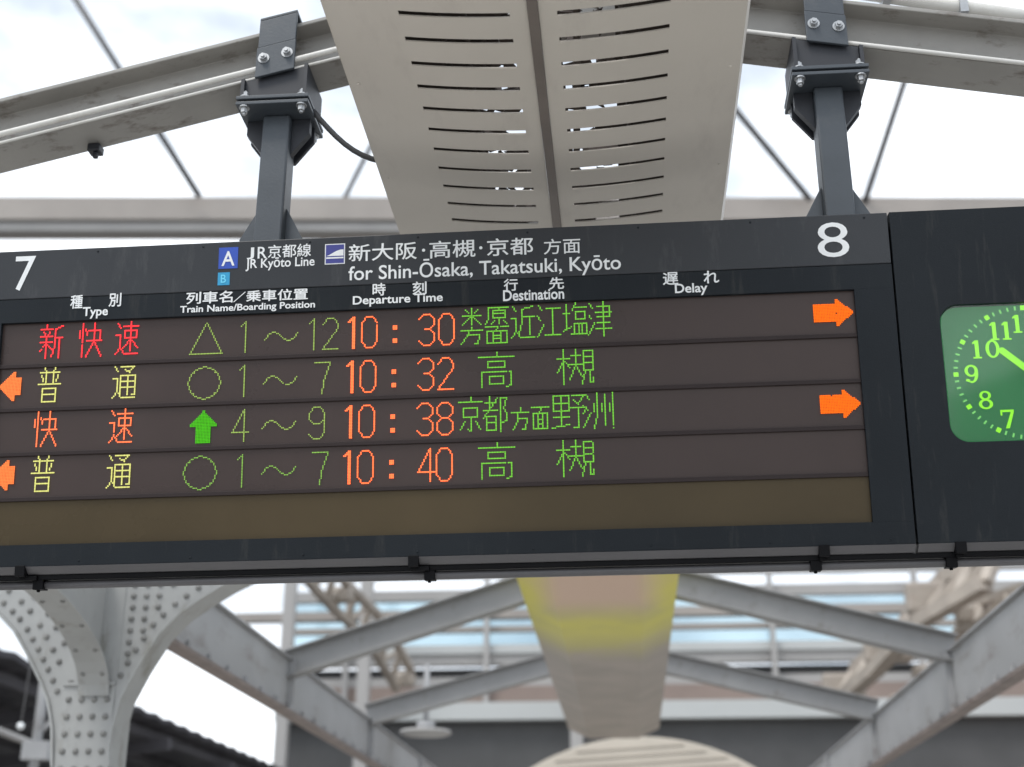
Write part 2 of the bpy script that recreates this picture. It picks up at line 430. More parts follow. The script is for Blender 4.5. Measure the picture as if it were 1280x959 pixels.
# eave girders running along the platform
def girder(x_in, side, zt, zb, label, ya):
    t = thing('eave_girder', label, 'girder', (x_in, 7, zb), 'longitudinal girders under the rafters')
    xc = x_in + side * .13
    web = MB(); web.box(min(x_in, x_in + side * .012), max(x_in, x_in + side * .012), ya, 60, zb + .03, zt - .018)
    rebase(web, t.location).build('web', M['girder'], t)
    fl = MB(); fl.box(min(x_in - side * .03, x_in + side * .12), max(x_in - side * .03, x_in + side * .12), ya, 60, zt - .016, zt); rebase(fl, t.location).build('top_flange', M['girder'], t, bevel=.003)
    fl = MB(); fl.box(x_in - .055, x_in + .055, ya, 60, zb, zb + .028); rebase(fl, t.location).build('bottom_flange', M['rust'], t, bevel=.003)
    for k in range(24):
        y = 7.3 + k * .42; b = MB()
        b.hexbolt((x_in - side * .032, y, zb + .029), (0, 0, 1), .018, .03); rebase(b, t.location).build('flange_bolt', M['girder'], t)
    for i in range(2, 9):
        y = YB0 + 3.39 * i
        st = MB(); st.box(min(x_in - side * .001, x_in - side * .05), max(x_in - side * .001, x_in - side * .05), y - .008, y + .008, zb + .03, zt - .018)
        rebase(st, t.location).build('stiffener', M['girder'], t)
    return t
girder(-2.60, -1, 3.47, 3.045, 'grey plate girder with bolted lower flange running away behind the riveted column', 7.0)
girder(2.40, 1, 3.47, 2.99, 'grey plate girder running away below the clock, opposite the riveted column', -3)

# ------------------------------------------------------------------ riveted column
YC = 6.72
def cxz(px, py, y=YC): p = atY(px, py, y); return (p.x, p.z)
xl, xrr = cxz(67, 959)[0], cxz(133, 959)[0]
xc = (xl + xrr) / 2
col_t = thing('riveted_column', 'pale grey riveted steel column with curved bracket arms below the number 7', 'column', (xc, YC, 0))
DEP = .26
sh = MB(); sh.box(xl, xrr, YC, YC + DEP, 0, 3.45)
for z in [0.25 + .085 * k for k in range(38)]:
    for k in range(4):
        x = xl + (xrr - xl) * (.13 + .247 * k)
        if z < 2.78: sh.dome((x, YC, z), (0, -1, 0), .017)
sh.box(xl + .0, xrr, YC - .012, YC - .0005, 2.70, 2.715)
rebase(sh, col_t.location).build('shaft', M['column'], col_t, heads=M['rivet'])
right_curve = [cxz(*p) for p in ((133, 959), (134, 935), (138, 909), (148, 873), (160, 851), (171, 831), (197, 791), (223, 765), (252, 745), (282, 727), (330, 704), (390, 684), (450, 668))]
left_curve = [cxz(*p) for p in ((67, 959), (67, 930), (67, 909), (62, 876), (52, 850), (36, 817), (20, 788), (0, 766), (-40, 738), (-90, 716))]
def arm(curve, inner_x, sgn, name):
    root_z = 3.40
    mb = MB()
    top = [(x, max(root_z, z + .05)) for x, z in curve]
    zmax = root_z
    poly = [(x, z) for x, z in curve] + [(curve[-1][0], max(zmax, curve[-1][1] + .06)), (inner_x, zmax)]
    mb.prism([(x, YC + .006, z) for x, z in poly], (0, 0, 0), (0, .02, 0))
    # rivets: rows following the curve, then vertical rows in the panel
    for off, step in (((.05, .062), (.115, .075), (.18, .09)) if sgn < 0 else ((.05, .07),)):
        acc = 0
        for i in range(1, len(curve) - 1):
            a = Vector((curve[i][0], curve[i][1])); b_ = Vector((curve[i + 1][0], curve[i + 1][1]))
            L = (b_ - a).length; d = (b_ - a) / L; nrm = Vector((-d.y, d.x)) * sgn
            s = acc
            while s < L:
                p = a + d * s + nrm * off
                if p.x < xl - .012 or p.x > xrr + .012: mb.dome((p.x, YC + .006, p.y), (0, -1, 0), .017)
                s += step
            acc = s - L
    for k in range(6 if sgn > 0 else 0):
        x = inner_x + sgn * (.045 + .068 * k)
        z = 3.40
        while z > 2.6:
            zc = None
            for i in range(len(curve) - 1):
                (x0, z0), (x1, z1) = curve[i], curve[i + 1]
                if min(x0, x1) <= x <= max(x0, x1) and abs(x1 - x0) > 1e-5: zc = z0 + (z1 - z0) * (x - x0) / (x1 - x0)
            if zc is not None and z > zc + .15: mb.dome((x, YC + .006, z), (0, -1, 0), .017)
            z -= .060
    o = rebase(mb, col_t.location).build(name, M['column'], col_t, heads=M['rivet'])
    fl = MB(); n = len(curve); vs = []; th = .014
    for i, (x, z) in enumerate(curve):
        a = Vector(curve[max(i - 1, 0)]); b_ = Vector(curve[min(i + 1, n - 1)]); d = (b_ - a).normalized(); nr = Vector((d.y, -d.x)) * sgn
        for y in (YC - .01, YC + .20):
            vs.append((x + nr.x * .001, y, z + nr.y * .001)); vs.append((x + nr.x * th, y, z + nr.y * th))
    fs = []
    for i in range(n - 1):
        o4 = i * 4; q4 = o4 + 4
        fs += [(o4, q4, q4 + 1, o4 + 1), (o4 + 2, o4 + 3, q4 + 3, q4 + 2), (o4, o4 + 2, q4 + 2, q4), (o4 + 1, q4 + 1, q4 + 3, o4 + 3)]
    fs += [(0, 1, 3, 2), (4 * n - 4, 4 * n - 2, 4 * n - 1, 4 * n - 3)]
    fl.add(vs, fs); fl.v = [tuple(Vector(p) - col_t.location) for p in fl.v]
    fl.build('flange', M['column'], o)
    return o
arm(right_curve, xrr, 1, 'bracket_arm')
arm(left_curve, xl, -1, 'bracket_arm')
# arm towards the camera with its curved underside
cv = []
for k in range(13):
    a = k / 12 * math.pi / 2
    cv.append((YC - .012 - 1.25 * (1 - math.cos(a)), 2.66 + .40 * math.sin(a)))
mb = MB(); xm = xc + .03
mb.prism([(xm - .01, y, z) for y, z in cv] + [(xm - .01, cv[-1][0], 3.30), (xm - .01, YC - .012, 3.30)], (0, 0, 0), (.02, 0, 0))
o = rebase(mb, col_t.location).build('bracket_arm', M['column'], col_t)
fl = MB()
for i in range(12):
    (y0, z0), (y1, z1) = cv[i], cv[i + 1]
    fl.add([(xm - .08, y0, z0 - .002), (xm + .08, y0, z0 - .002), (xm + .08, y1, z1 - .002), (xm - .08, y1, z1 - .002),
            (xm - .08, y0, z0 - .014), (xm + .08, y0, z0 - .014), (xm + .08, y1, z1 - .014), (xm - .08, y1, z1 - .014)],
           [(0, 1, 2, 3), (7, 6, 5, 4), (0, 4, 5, 1), (2, 6, 7, 3), (1, 5, 6, 2), (3, 7, 4, 0)])
    if i % 2 == 0 and i > 0:
        d = Vector((0, y1 - y0, z1 - z0)).normalized(); nn = Vector((0, d.z, -d.y))
        if nn.z > 0: nn = -nn
        for sx in (-.05, .05): fl.dome((xm + sx, y0, z0 - .014), nn, .013)
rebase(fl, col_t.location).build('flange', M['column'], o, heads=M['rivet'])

# ------------------------------------------------------------------ ceiling duct over the board
DZ, DCX, DW = 3.66, -0.182, .529
SAG = .062
def dz(x): return DZ + SAG * (x / DW) ** 2 - .004          # convex underside
duct = thing('ceiling_duct', 'long beige slotted ceiling duct running overhead along the ridge', 'duct', (DCX, 0, DZ))
Y0d, Y1d, Y2d = 1.2, 8.1, 16.7
slots = []
for k in range(-9, 130):
    y = 2.715 + .1055 * k
    if y > Y0d + .1 and y < 7.9: slots.append(y)
def duct_half(sgn):
    # columns in x, rows in y; cells that are slots are left open; a 4 mm thick sheet
    xs = [.014, .058] + [.058 + (.335 - .058) * k / 8 for k in range(1, 9)] + [.40, .47, DW]
    ys = [Y0d]
    for s in slots: ys += [s - .009, s + .010]
    ys += [Y1d]
    mb = MB(); nx, ny = len(xs), len(ys); th = .004
    idx = lambda i, j, t_: (i * ny + j) * 2 + t_
    vs = []
    for x in xs:
        for y in ys:
            wob = .0015 * math.sin(y * 3.1 + sgn)
            vs += [(sgn * x, y, dz(x) - DZ + wob), (sgn * x, y, dz(x) - DZ + th + wob)]
    solid = {}
    for i in range(nx - 1):
        for j in range(ny - 1):
            slot = (1 <= i <= 8) and (j % 2 == 1) and j < 2 * len(slots)
            solid[i, j] = not slot
    fs = []
    for (i, j), s in solid.items():
        if not s: continue
        fs.append((idx(i, j, 0), idx(i + 1, j, 0), idx(i + 1, j + 1, 0), idx(i, j + 1, 0)))
        fs.append((idx(i, j, 1), idx(i, j + 1, 1), idx(i + 1, j + 1, 1), idx(i + 1, j, 1)))
        for (di, dj, a, b) in ((-1, 0, (i, j), (i, j + 1)), (1, 0, (i + 1, j), (i + 1, j + 1)), (0, -1, (i, j), (i + 1, j)), (0, 1, (i, j + 1), (i + 1, j + 1))):
            if not solid.get((i + di, j + dj), False):
                fs.append((idx(*a, 0), idx(*b, 0), idx(*b, 1), idx(*a, 1)))
    mb.add(vs, fs)
    return mb.build('slotted_panel', M['duct'], duct)
duct_half(-1); duct_half(1)
mb = MB(); mb.box(-.013, .013, Y0d, Y1d, -.012, .012); mb.build('seam_bar', M['seam'], duct, bevel=.003)
for s in (-1, 1):                                # screw heads along the panel edges
    for k in range(14):
        y = Y0d + .35 + .5 * k; x0 = s * (DW - .028); mb = MB(); mb.dome((x0, y, dz(x0) - DZ - .0005), (0, 0, -1), .0055, .003); mb.build('panel_screw', M['duct'], duct)
for s in (-1, 1):                                # upturned sides
    mb = MB(); x0 = s * DW
    mb.add([(x0, Y0d, dz(DW) - DZ), (x0, Y1d, dz(DW) - DZ), (x0 + s * .03, Y1d, .20), (x0 + s * .03, Y0d, .20),
            (x0 - s * .004, Y0d, dz(DW) - DZ + .005), (x0 - s * .004, Y1d, dz(DW) - DZ + .005), (x0 + s * .026, Y1d, .20), (x0 + s * .026, Y0d, .20)],
           [(0, 1, 2, 3), (7, 6, 5, 4), (0, 4, 5, 1), (1, 5, 6, 2), (2, 6, 7, 3), (3, 7, 4, 0)])
    mb.build('side_panel', M['duct'], duct)
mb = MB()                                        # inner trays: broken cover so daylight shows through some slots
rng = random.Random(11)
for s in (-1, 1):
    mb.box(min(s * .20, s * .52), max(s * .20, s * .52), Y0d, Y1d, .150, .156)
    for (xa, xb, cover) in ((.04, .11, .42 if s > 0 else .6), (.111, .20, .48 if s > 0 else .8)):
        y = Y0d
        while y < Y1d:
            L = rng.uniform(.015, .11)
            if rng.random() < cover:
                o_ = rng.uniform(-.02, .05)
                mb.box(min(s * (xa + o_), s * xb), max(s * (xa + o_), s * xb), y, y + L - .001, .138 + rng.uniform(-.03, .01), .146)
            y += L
for k in range(420):                             # small skewed scraps, added to make the daylight gaps ragged
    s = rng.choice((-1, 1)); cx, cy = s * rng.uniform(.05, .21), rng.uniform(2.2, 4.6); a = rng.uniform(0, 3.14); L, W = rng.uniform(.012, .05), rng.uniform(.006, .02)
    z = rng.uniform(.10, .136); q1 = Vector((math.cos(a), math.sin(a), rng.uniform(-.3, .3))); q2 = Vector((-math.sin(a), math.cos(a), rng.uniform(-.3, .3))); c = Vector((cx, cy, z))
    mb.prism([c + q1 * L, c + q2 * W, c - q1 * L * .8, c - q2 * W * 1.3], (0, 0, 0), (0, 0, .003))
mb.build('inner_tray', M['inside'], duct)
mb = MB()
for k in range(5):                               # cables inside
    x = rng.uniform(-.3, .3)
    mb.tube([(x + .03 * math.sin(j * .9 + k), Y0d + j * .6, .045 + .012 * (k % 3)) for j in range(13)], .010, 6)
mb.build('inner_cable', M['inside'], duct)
# far part of the duct: trapezoid casing, flat below with sloping sides, wrapped in yellow at its near end
prof = [(-.545, .20), (-.545, .085)] + [(-.545 + .245 * k / 4, .085 - .115 * k / 4) for k in range(1, 5)] + [(-.30 + .60 * k / 8, -.030) for k in range(1, 8)] \
     + [(.30 + .245 * k / 4, -.030 + .115 * k / 4) for k in range(0, 5)] + [(.545, .20)]
mb = MB(); np_ = len(prof); LL2 = Y2d - Y1d - .01; yy_ = [LL2 * k / 12 for k in range(13)]
vs = [(x, y, z) for y in yy_ for x, z in prof]; fs = []
for j in range(12):
    for k in range(np_):
        a = j * np_ + k; b_ = j * np_ + (k + 1) % np_
        fs.append((a, b_, b_ + np_, a + np_))
fs += [tuple(range(np_)), tuple(range(12 * np_, 13 * np_))[::-1]]
mb.add(vs, fs); o = mb.build('far_casing', M['wrap'], duct); o.location = (0, Y1d + .01, 0)
o['label'] = 'far tan casing of the duct with a patchy yellow wrap'

# ------------------------------------------------------------------ departure board
board = thing('departure_board', 'long charcoal LED train departure board hanging from the roof beam', 'departure board', matrix=SIGN_M)
BL, BR, BT, BB = -1.62, 1.043, .449, -.464
LL, LR, LT, LB_ = -1.462, .938, .232, -.405
hm = MB(); hm.box(BL, BR, .030, .30, BB, BT); hm.build('housing', M['charcoal'], board, bevel=.004)
hd = face(780, 343)[1]
fr = MB(); fr.box(BL, BR, 0, .029, hd + .0008, BT); fr.build('header_panel', M['header'], board, bevel=.0025)
fr = MB()
fr.box(BL, BR, .001, .029, LT, hd - .0008)
fr.box(BL, LL, .001, .029, LB_, LT - .0003)
fr.box(LR, BR, .001, .029, LB_, LT - .0003)
fr.box(BL, BR, .001, .029, BB, LB_ - .0003)
fr.build('bezel', M['charcoal'], board)
for k in range(9):
    for v in (BT - .012, BB + .012):
        sc_ = MB(); sc_.dome((BL + .12 + k * .31, -.0003 if v > 0 else .0007, v), (0, -1, 0), .0035, .0018); sc_.build('screw', M['charcoal'], board)
lp = MB()
lp.prism([(BL, -.002, BB - .001), (BL, .020, BB - .001), (BL, .055, BB - .021), (BL, .020, BB - .021)], (0, 0, 0), (BR - BL, 0, 0))
lp.build('lower_trim', M['lip'], board, bevel=.002)
ROWH = (LT - LB_) / 5
rows_o = []
for i in range(5):
    v1 = LT - i * ROWH; v0 = v1 - ROWH
    mb = MB(); mb.box(LL, LR, .014, .029, v0 + .0005, v1 - .0005)
    r = mb.build('led_row', M['ledamber'] if i == 4 else M['ledrow'], board)
    if i == 4: r['label'] = 'blank bottom row with an amber tint'
    rows_o.append(r)
    if i:
        vz = MB(); vz.box(LL, LR, .007, .0135, v1 - .0055, v1 + .0055); vz.build('row_hood', M['hood'], board, bevel=.001)

# --- lettering
FONT = None
def text_mesh(s, bold=0.0):
    cu = bpy.data.curves.new('t', 'FONT'); cu.body = s; cu.size = 1; cu.offset = bold; cu.resolution_u = 4
    ob = bpy.data.objects.new('t', cu); COL.objects.link(ob)
    bpy.context.view_layer.update()
    me = bpy.data.meshes.new_from_object(ob.evaluated_get(bpy.context.evaluated_depsgraph_get()))
    bpy.data.objects.remove(ob); bpy.data.curves.remove(cu)
    return me
def fit_text(name, s, box, material, parent, y=-.0012, bold=0.0, uv=None):
    """box: photo pixels (x0, y bottom at x0, x1, y top at x1) of the ink"""
    cjk = any(ord(c) > 0x2fff for c in s)
    me = text_mesh(s, 0.0 if cjk else bold)
    vs = [v.co.copy() for v in me.vertices]; fs = [tuple(p.vertices) for p in me.polygons]
    bpy.data.meshes.remove(me)
    xs = [v.x for v in vs]; ys = [v.y for v in vs]
    x0, yb, x1, yt = box
    u0, v0 = face(x0, yb); u1, v1 = face(x1, yt)
    a, b, c, d = min(xs), max(xs), min(ys), max(ys)
    mb = MB()
    ofs = [(0, 0)]
    if cjk and bold:
        e_ = bold * (d - c) * .9; ofs = [(-e_, 0), (e_, 0), (0, e_), (0, -e_)]
    for k, (ox, oy) in enumerate(ofs):
        mb.add([(u0 + (v.x + ox - a) / (b - a) * (u1 - u0), y - .00006 * k, v0 + (v.y + oy - c) / (d - c) * (v1 - v0)) for v in vs], fs)
    return mb.build(name, material, parent)
WV = M['white_vinyl']
fit_text('platform_number', '7', (17, 364, 45.5, 320), WV, board, bold=.002)
fit_text('platform_number', '8', (1023, 322.5, 1059, 277.5), WV, board, bold=-.004)
def badge(name, box, material):
    u0, v0 = face(box[0], box[1]); u1, v1 = face(box[2], box[3])
    mb = MB(); mb.box(u0, u1, -.0012, -.0002, v0, v1); return mb.build(name, material, board), (u0, v0, u1, v1)
b, uvb = badge('line_badge', (273, 336.5, 298, 309), M['blue_vinyl'])
fit_text('badge_letter', 'A', (277, 333, 294, 314), WV, b, y=-.0022, bold=.012)
b, uvb = badge('line_badge', (272, 357, 287.5, 340.5), M['cyan_vinyl'])
fit_text('badge_letter', 'B', (276, 354, 283, 343.5), M['cyan_text'], b, y=-.0022, bold=.012)
fit_text('line_lettering', 'J', (308.5, 324.5, 318, 309.5), WV, board, bold=.008)
fit_text('line_lettering', 'R', (322, 323.5, 334, 308.5), WV, board, bold=.008)
fit_text('line_lettering', '京都線', (335, 323, 389, 304.5), WV, board, bold=.012)
fit_text('line_lettering', 'JR Kyōto Line', (307, 339.5, 393.5, 320), WV, board, bold=.014)
b, (u0, v0, u1, v1) = badge('train_pictogram', (406, 331, 431.5, 304.5), M['white_vinyl'])
mb = MB(); e = .0028; mb.box(u0 + e, u1 - e, -.0018, -.0013, v0 + e, v1 - e); mb.build('pictogram_field', M['navy_vinyl'], b)
W_, H_ = u1 - u0, v1 - v0
mb = MB()
def pic(pts): mb.prism([(u0 + W_ * x, -.0024, v0 + H_ * z) for x, z in pts], (0, 0, 0), (0, .0004, 0))
pic([(.07, .40), (.93, .40), (.93, .70), (.78, .70), (.58, .64), (.40, .55), (.22, .45)])
pic([(.07, .27), (.93, .27), (.93, .34), (.07, .34)])
mb.build('pictogram_train', WV, b)
fit_text('destination_lettering', '新大阪', (436, 327.5, 521, 302.5), WV, board, bold=.010)
def dot(px, py, r):
    u, v = face(px, py); mb = MB()
    mb.prism([(u + r * math.cos(k * math.pi / 8), -.0012, v + r * math.sin(k * math.pi / 8)) for k in range(16)], (0, 0, 0), (0, .001, 0))
    mb.build('middle_dot', WV, board)
dot(529.5, 313, .0045); dot(601, 310, .0045)
fit_text('destination_lettering', '高槻', (537, 323.5, 594, 299.5), WV, board, bold=.010)
fit_text('destination_lettering', '京都', (609, 320.5, 666, 296.5), WV, board, bold=.010)
fit_text('destination_lettering', '方面', (680, 318.5, 725, 297.5), WV, board, bold=.006)
fit_text('destination_lettering', 'for Shin-Ōsaka, Takatsuki, Kyōto', (435.5, 356.5, 775.5, 313.5), WV, board, bold=.010)
def head(jp, boxes, en, enbox):
    for s, bx in zip(jp, boxes): fit_text('heading_lettering', s, bx, WV, board, bold=.022)
    fit_text('heading_lettering', en, enbox, WV, board, bold=.020)
head('種別', [(88, 386, 104, 369), (136, 383.5, 152, 366.5)], 'Type', (103, 399, 135.5, 383))
head(['列車名', '／', '乗車位置'], [(233, 380.5, 291, 363.5), (292, 378, 307, 365), (308, 377.5, 385, 360.5)], 'Train Name/Boarding Position', (225, 394, 394, 376))
head('時刻', [(466, 370, 482, 354), (516, 368.5, 533, 352)], 'Departure Time', (441, 384.5, 553.5, 366))
head('行先', [(630, 364, 647, 348.5), (687, 362, 704.5, 346.5)], 'Destination', (629, 377, 705, 360))
head('遅れ', [(829, 356.5, 847, 340.5), (880, 354.5, 898, 338.5)], 'Delay', (844, 370.5, 884, 353.5))

# --- LED glyphs, one dot wide, as strokes on a 16x24 or 24x24 dot grid
SHIN = '1,1 3,4;0,9 3,9 3,18 0,22;3,18 6,22 15,22'
G = {
 '新': (16, '4,0 4,3;0,3 8,3;2,5 3,7;6,5 5,7;0,8 8,8;0,12 8,12;4,8 4,23;4,13 0,18;4,13 8,17;15,1 10,3 10,14 8,22;10,9 15,9;13,9 13,23'),
 '快': (16, '2,0 2,23;0,5 0,10;4,4 5,8;6,5 14,5 14,12;5,12 15,12;10,0 10,12 5,23;10,12 15,23'),
 '速': (16, SHIN + ';5,3 15,3;6,6 14,6 14,11 6,11 6,6;10,0 10,20;10,12 5,18;10,12 15,18'),
 '普': (16, '4,0 5,3;11,0 10,3;1,3 14,3;5,3 5,11;10,3 10,11;2,5 3,9;13,5 12,9;0,11 15,11;3,14 12,14 12,23 3,23 3,14;3,18 12,18'),
 '通': (16, SHIN + ';5,1 14,1 11,4;8,3 11,5;5,20 5,7 15,7 15,20 13,20;5,11 15,11;5,15 15,15;10,7 10,20'),
 '米': (16, '8,0 8,22;1,9 15,9;3,2 6,6;13,2 10,6;8,10 1,21;8,10 15,21'),
 '原': (16, '2,0 15,0;2,0 2,14 0,22;9,1 8,4;5,4 13,4 13,13 5,13 5,4;5,8 13,8;9,13 9,22;6,16 4,21;12,16 14,21'),
 '方': (16, '8,0 8,4;0,4 15,4;6,4 5,12 1,22;6,10 13,10 12,22 9,22'),
 '面': (16, '0,0 15,0;8,0 7,6;1,6 14,6 14,22 1,22 1,6;5,6 5,22;10,6 10,22;5,12 10,12;5,17 10,17'),
 '米s': (16, '8,0 8,11;2,5 14,5;4,1 6,3;12,1 10,3;7,6 2,11;9,6 14,11'),
 '原s': (16, '2,0 15,0;2,0 2,7 0,11;9,1 8,2;5,2 13,2 13,7 5,7 5,2;5,4 13,4;9,7 9,11;6,9 4,11;12,9 14,11'),
 '方s': (16, '8,0 8,2;1,2 15,2;6,2 5,6 1,11;6,5 13,5 12,11 10,11'),
 '面s': (16, '0,0 15,0;8,0 7,3;1,11 1,3 14,3 14,11 1,11;5,3 5,11;10,3 10,11;5,6 10,6;5,8 10,8'),
 '近': (16, SHIN + ';14,1 7,3 7,12 5,19;7,8 15,8;12,8 12,20'),
 '江': (16, '1,1 3,4;0,8 2,11;0,22 4,14;6,3 15,3;10,3 10,21;5,21 15,21'),
 '塩': (16, '2,1 2,18;0,7 4,7;0,19 5,16;8,0 6,5;7,3 15,3;8,6 14,6 14,11 8,11 8,6;7,21 7,14 15,14 15,21;10,14 10,21;12,14 12,21;5,21 15,21'),
 '津': (16, '1,1 3,4;0,8 2,11;0,22 4,14;6,3 14,3 14,10;5,7 15,7;6,10 14,10;6,14 14,14;5,18 15,18;10,0 10,23'),
 '高': (24, '12,0 12,3;0,3 23,3;6,6 17,6 17,10 6,10 6,6;2,23 2,13 21,13 21,22 18,23;7,16 16,16 16,21 7,21 7,16'),
 '槻': (24, '4,0 4,23;0,6 8,6;4,8 0,15;5,8 8,12;9,4 15,4;8,10 16,10;12,0 12,10 8,20;12,11 16,18;17,14 17,1 23,1 23,14 17,14;17,5 23,5;17,9 23,9;18,14 16,23;21,14 21,22 23,22 23,19'),
 '京': (16, '8,0 8,3;0,3 15,3;3,7 12,7 12,13 3,13 3,7;8,13 8,22 6,21;4,16 1,21;11,16 14,21'),
 '都': (16, '4,0 4,9;1,4 8,4;0,9 9,9;9,1 0,14;2,13 8,13 8,22 2,22 2,13;2,17 8,17;11,23 11,1 15,1 13,8 15,12 15,16 12,17'),
 '野': (24, '1,1 11,1 11,11 1,11 1,1;1,6 11,6;6,1 6,21;1,15 11,15;0,22 12,20;14,1 22,1 18,6;15,4 18,7;13,9 23,9 21,13;18,9 18,22 15,22'),
 '洲': (24, '2,1 5,4;0,8 4,11;0,22 6,13;11,0 11,14 8,23;17,1 17,21;23,0 23,23;9,7 8,12;14,7 14,12;20,7 20,12'),
 '0': (12, '3,1 7,1 10,5 10,18 7,22 3,22 0,18 0,5 3,1'),
 '1': (12, '3,4 6,1 6,22'),
 '2': (12, '0,5 3,1 7,1 10,5 10,8 0,22 10,22'),
 '3': (12, '0,4 3,1 7,1 10,4 10,8 7,11 4,11;7,11 10,14 10,19 7,22 3,22 0,19'),
 '4': (12, '8,22 8,1 0,16 11,16'),
 '7': (12, '0,1 10,1 9,5 6,14 5,22'),
 '8': (12, '3,1 7,1 10,4 10,8 7,11 3,11 0,8 0,4 3,1;3,11 0,14 0,19 3,22 7,22 10,19 10,14 7,11'),
 '9': (12, '10,5 7,1 3,1 0,5 0,9 3,12 7,12 10,9;10,5 10,18 7,22 3,22 0,19'),
 '～': (24, '0,14 3,10 6,9 9,10 13,14 16,15 19,14 22,10'),
 '△': (24, '11,1 0,22 22,22 11,1'),
}
def line(a, b):
    (x0, y0), (x1, y1) = a, b; n = max(abs(x1 - x0), abs(y1 - y0), 1)
    return {(round(x0 + (x1 - x0) * k / n + 1e-6), round(y0 + (y1 - y0) * k / n + 1e-6)) for k in range(int(n) + 1)}
def glyph(ch, w=None, h=None):
    gw, s = G[ch]; sx = (w - 1) / (gw - 1) if w else 1; sy = (h - 1) / 23 if h else 1; out = set()
    for st in s.split(';'):
        pts = [tuple(map(int, p.split(','))) for p in st.split()]
        pts = [(round(x * sx), round(y * sy)) for x, y in pts]
        for a, b in zip(pts, pts[1:]): out |= line(a, b)
    return out
def ring(w=24):
    out = set(); n = 160
    for k in range(n):
        a = 2 * math.pi * k / n; out.add((round(11 + 10.6 * math.cos(a)), round(12 + 10.6 * math.sin(a))))
    return out
def arrow_r(flip=False):
    out = set()
    for y in range(2, 22):
        dy = abs(y - 11.5)
        for x in range(0, 26):
            if (x <= 13 and dy <= 5.6) or (13 < x and dy <= 9.8 * (25.5 - x) / 12 and dy < 10): out.add((x, y))
    return {(25 - x, y) for x, y in out} if flip else out
def arrow_l_short():
    out = set()
    for y in range(2, 22):
        dy = abs(y - 11.5)
        for x in range(0, 15):
            if (x <= 10 and dy <= 9.9 * (x + .8) / 10) or (x > 10 and dy <= 5.6): out.add((x, y))
    return out
def arrow_u():
    out = set()
    for y in range(1, 23):
        for x in range(0, 18):
            dx = abs(x - 8.5)
            if (y <= 11 and dx <= .5 + (y - 1) * .9) or (y > 11 and dx <= 4.6): out.add((x, y))
    return out
def thick(d): return d | {(x + 1, y) for x, y in d}

PIT = .00425
VTOP = lambda i: LT - i * ROWH - (ROWH - PIT * 24) / 2 - .002
LRNG = random.Random(5)
def led(name, row, u_left, dots, material, scale=PIT, dotr=.43, vofs=0.0):
    mb = MB(); r = PIT * dotr; vt = VTOP(row) + vofs
    base = r
    for (x, y) in sorted(dots):
        if LRNG.random() < .004: continue
        r = base * LRNG.uniform(.92, 1.06)
        u = u_left + (x + .5) * PIT; v = vt - (y + .5) * PIT
        q = .7 * r
        vs = [(u + r, .0105, v), (u + q, .0105, v + q), (u, .0105, v + r), (u - q, .0105, v + q), (u - r, .0105, v), (u - q, .0105, v - q), (u, .0105, v - r), (u + q, .0105, v - q)]
        mb.add(vs, [tuple(range(8))[::-1]])
    return mb.build(name, material, rows_o[row])
def shift(d, x, y=0): return {(a + x, b + y) for a, b in d}
def U(px, row): return face(px, (410, 468, 525, 583)[row])[0]
def ledchars(row, x0, chars, material, dotr, vofs=0.0, w=None, h=None):
    """chars: (character, photo x, dots or None); every character snaps to the dot columns and is a sub-part"""
    u0 = U(x0, row)
    for ch, px, dots in chars:
        k = round((U(px, row) - u0) / PIT)
        led('led_character', row, u0 + k * PIT, dots if dots is not None else glyph(ch), M[material], dotr=dotr, vofs=vofs)
for row, kinds, m, xs in ((0, '新快速', 'l_red', (49, 97, 143)), (1, '普通', 'l_yellow', (46, 140)), (2, '快速', 'l_orange', (41, 135)), (3, '普通', 'l_yellow', (37, 132))):
    ledchars(row, xs[0], [(c, x, None) for c, x in zip(kinds, xs)], m, .56, .009)
# boarding column
for row, m, sym, s_px, parts in ((0, 'l_dull', 'tri', 236, (('1', 294), ('～', 329), ('1', 380), ('2', 401))), (1, 'l_dull', 'ring', 233, (('1', 292), ('～', 327), ('7', 391))),
                                 (2, 'l_dull', 'up', 236, (('4', 288), ('～', 326), ('9', 385))), (3, 'l_board4', 'ring', 227, (('1', 289), ('～', 325), ('7', 388)))):
    u0 = U(s_px, row)
    sd = {'tri': glyph('△'), 'ring': ring(), 'up': arrow_u()}[sym]
    if sym == 'up': led('led_arrow', row, u0, sd, M['l_greenb'], dotr=.52)
    else: led('led_symbol', row, u0, sd, M[m], dotr=.46)
    ledchars(row, parts[0][1], [(c, x, None) for c, x in parts], m, .46)
# time column
COLON = {(x, y) for x in range(3) for y in (8, 9, 10, 17, 18, 19)}
for row, mm in ((0, '30'), (1, '32'), (2, '38'), (3, '40')):
    x0 = (428, 426, 424, 422)[row]; xc_ = (490, 489, 487, 486)[row]; xm_ = (522, 521, 520, 520)[row]
    ledchars(row, x0, [('1', x0, thick(glyph('1'))), ('0', x0 + 22.5, None), (':', xc_, COLON), (mm[0], xm_, None), (mm[1], xm_ + 24.5, None)], 'l_time', .54)
# destination column
ledchars(0, 573, [('米', 573, glyph('米s')), ('原', 604.5, glyph('原s')), ('方', 573, shift(glyph('方s'), 0, 13)), ('面', 604.5, shift(glyph('面s'), 0, 13))]
         + [(c, x, shift(glyph(c), 0, -1)) for c, x in zip('近江塩津', (638, 671, 703, 735))], 'l_green', .50, .008)
for row in (1, 3):
    ledchars(row, 597, [('高', 597, None), ('槻', 695, None)], 'l_green', .50, .006)
ledchars(2, 572, [('京', 572, None), ('都', 604, None), ('方', 638, shift(glyph('方', 12, 16), 0, 8)), ('面', 663, shift(glyph('面', 12, 16), 0, 8)), ('野', 689, glyph('野', 23)), ('洲', 729, glyph('洲', 20))], 'l_green', .50, .008)
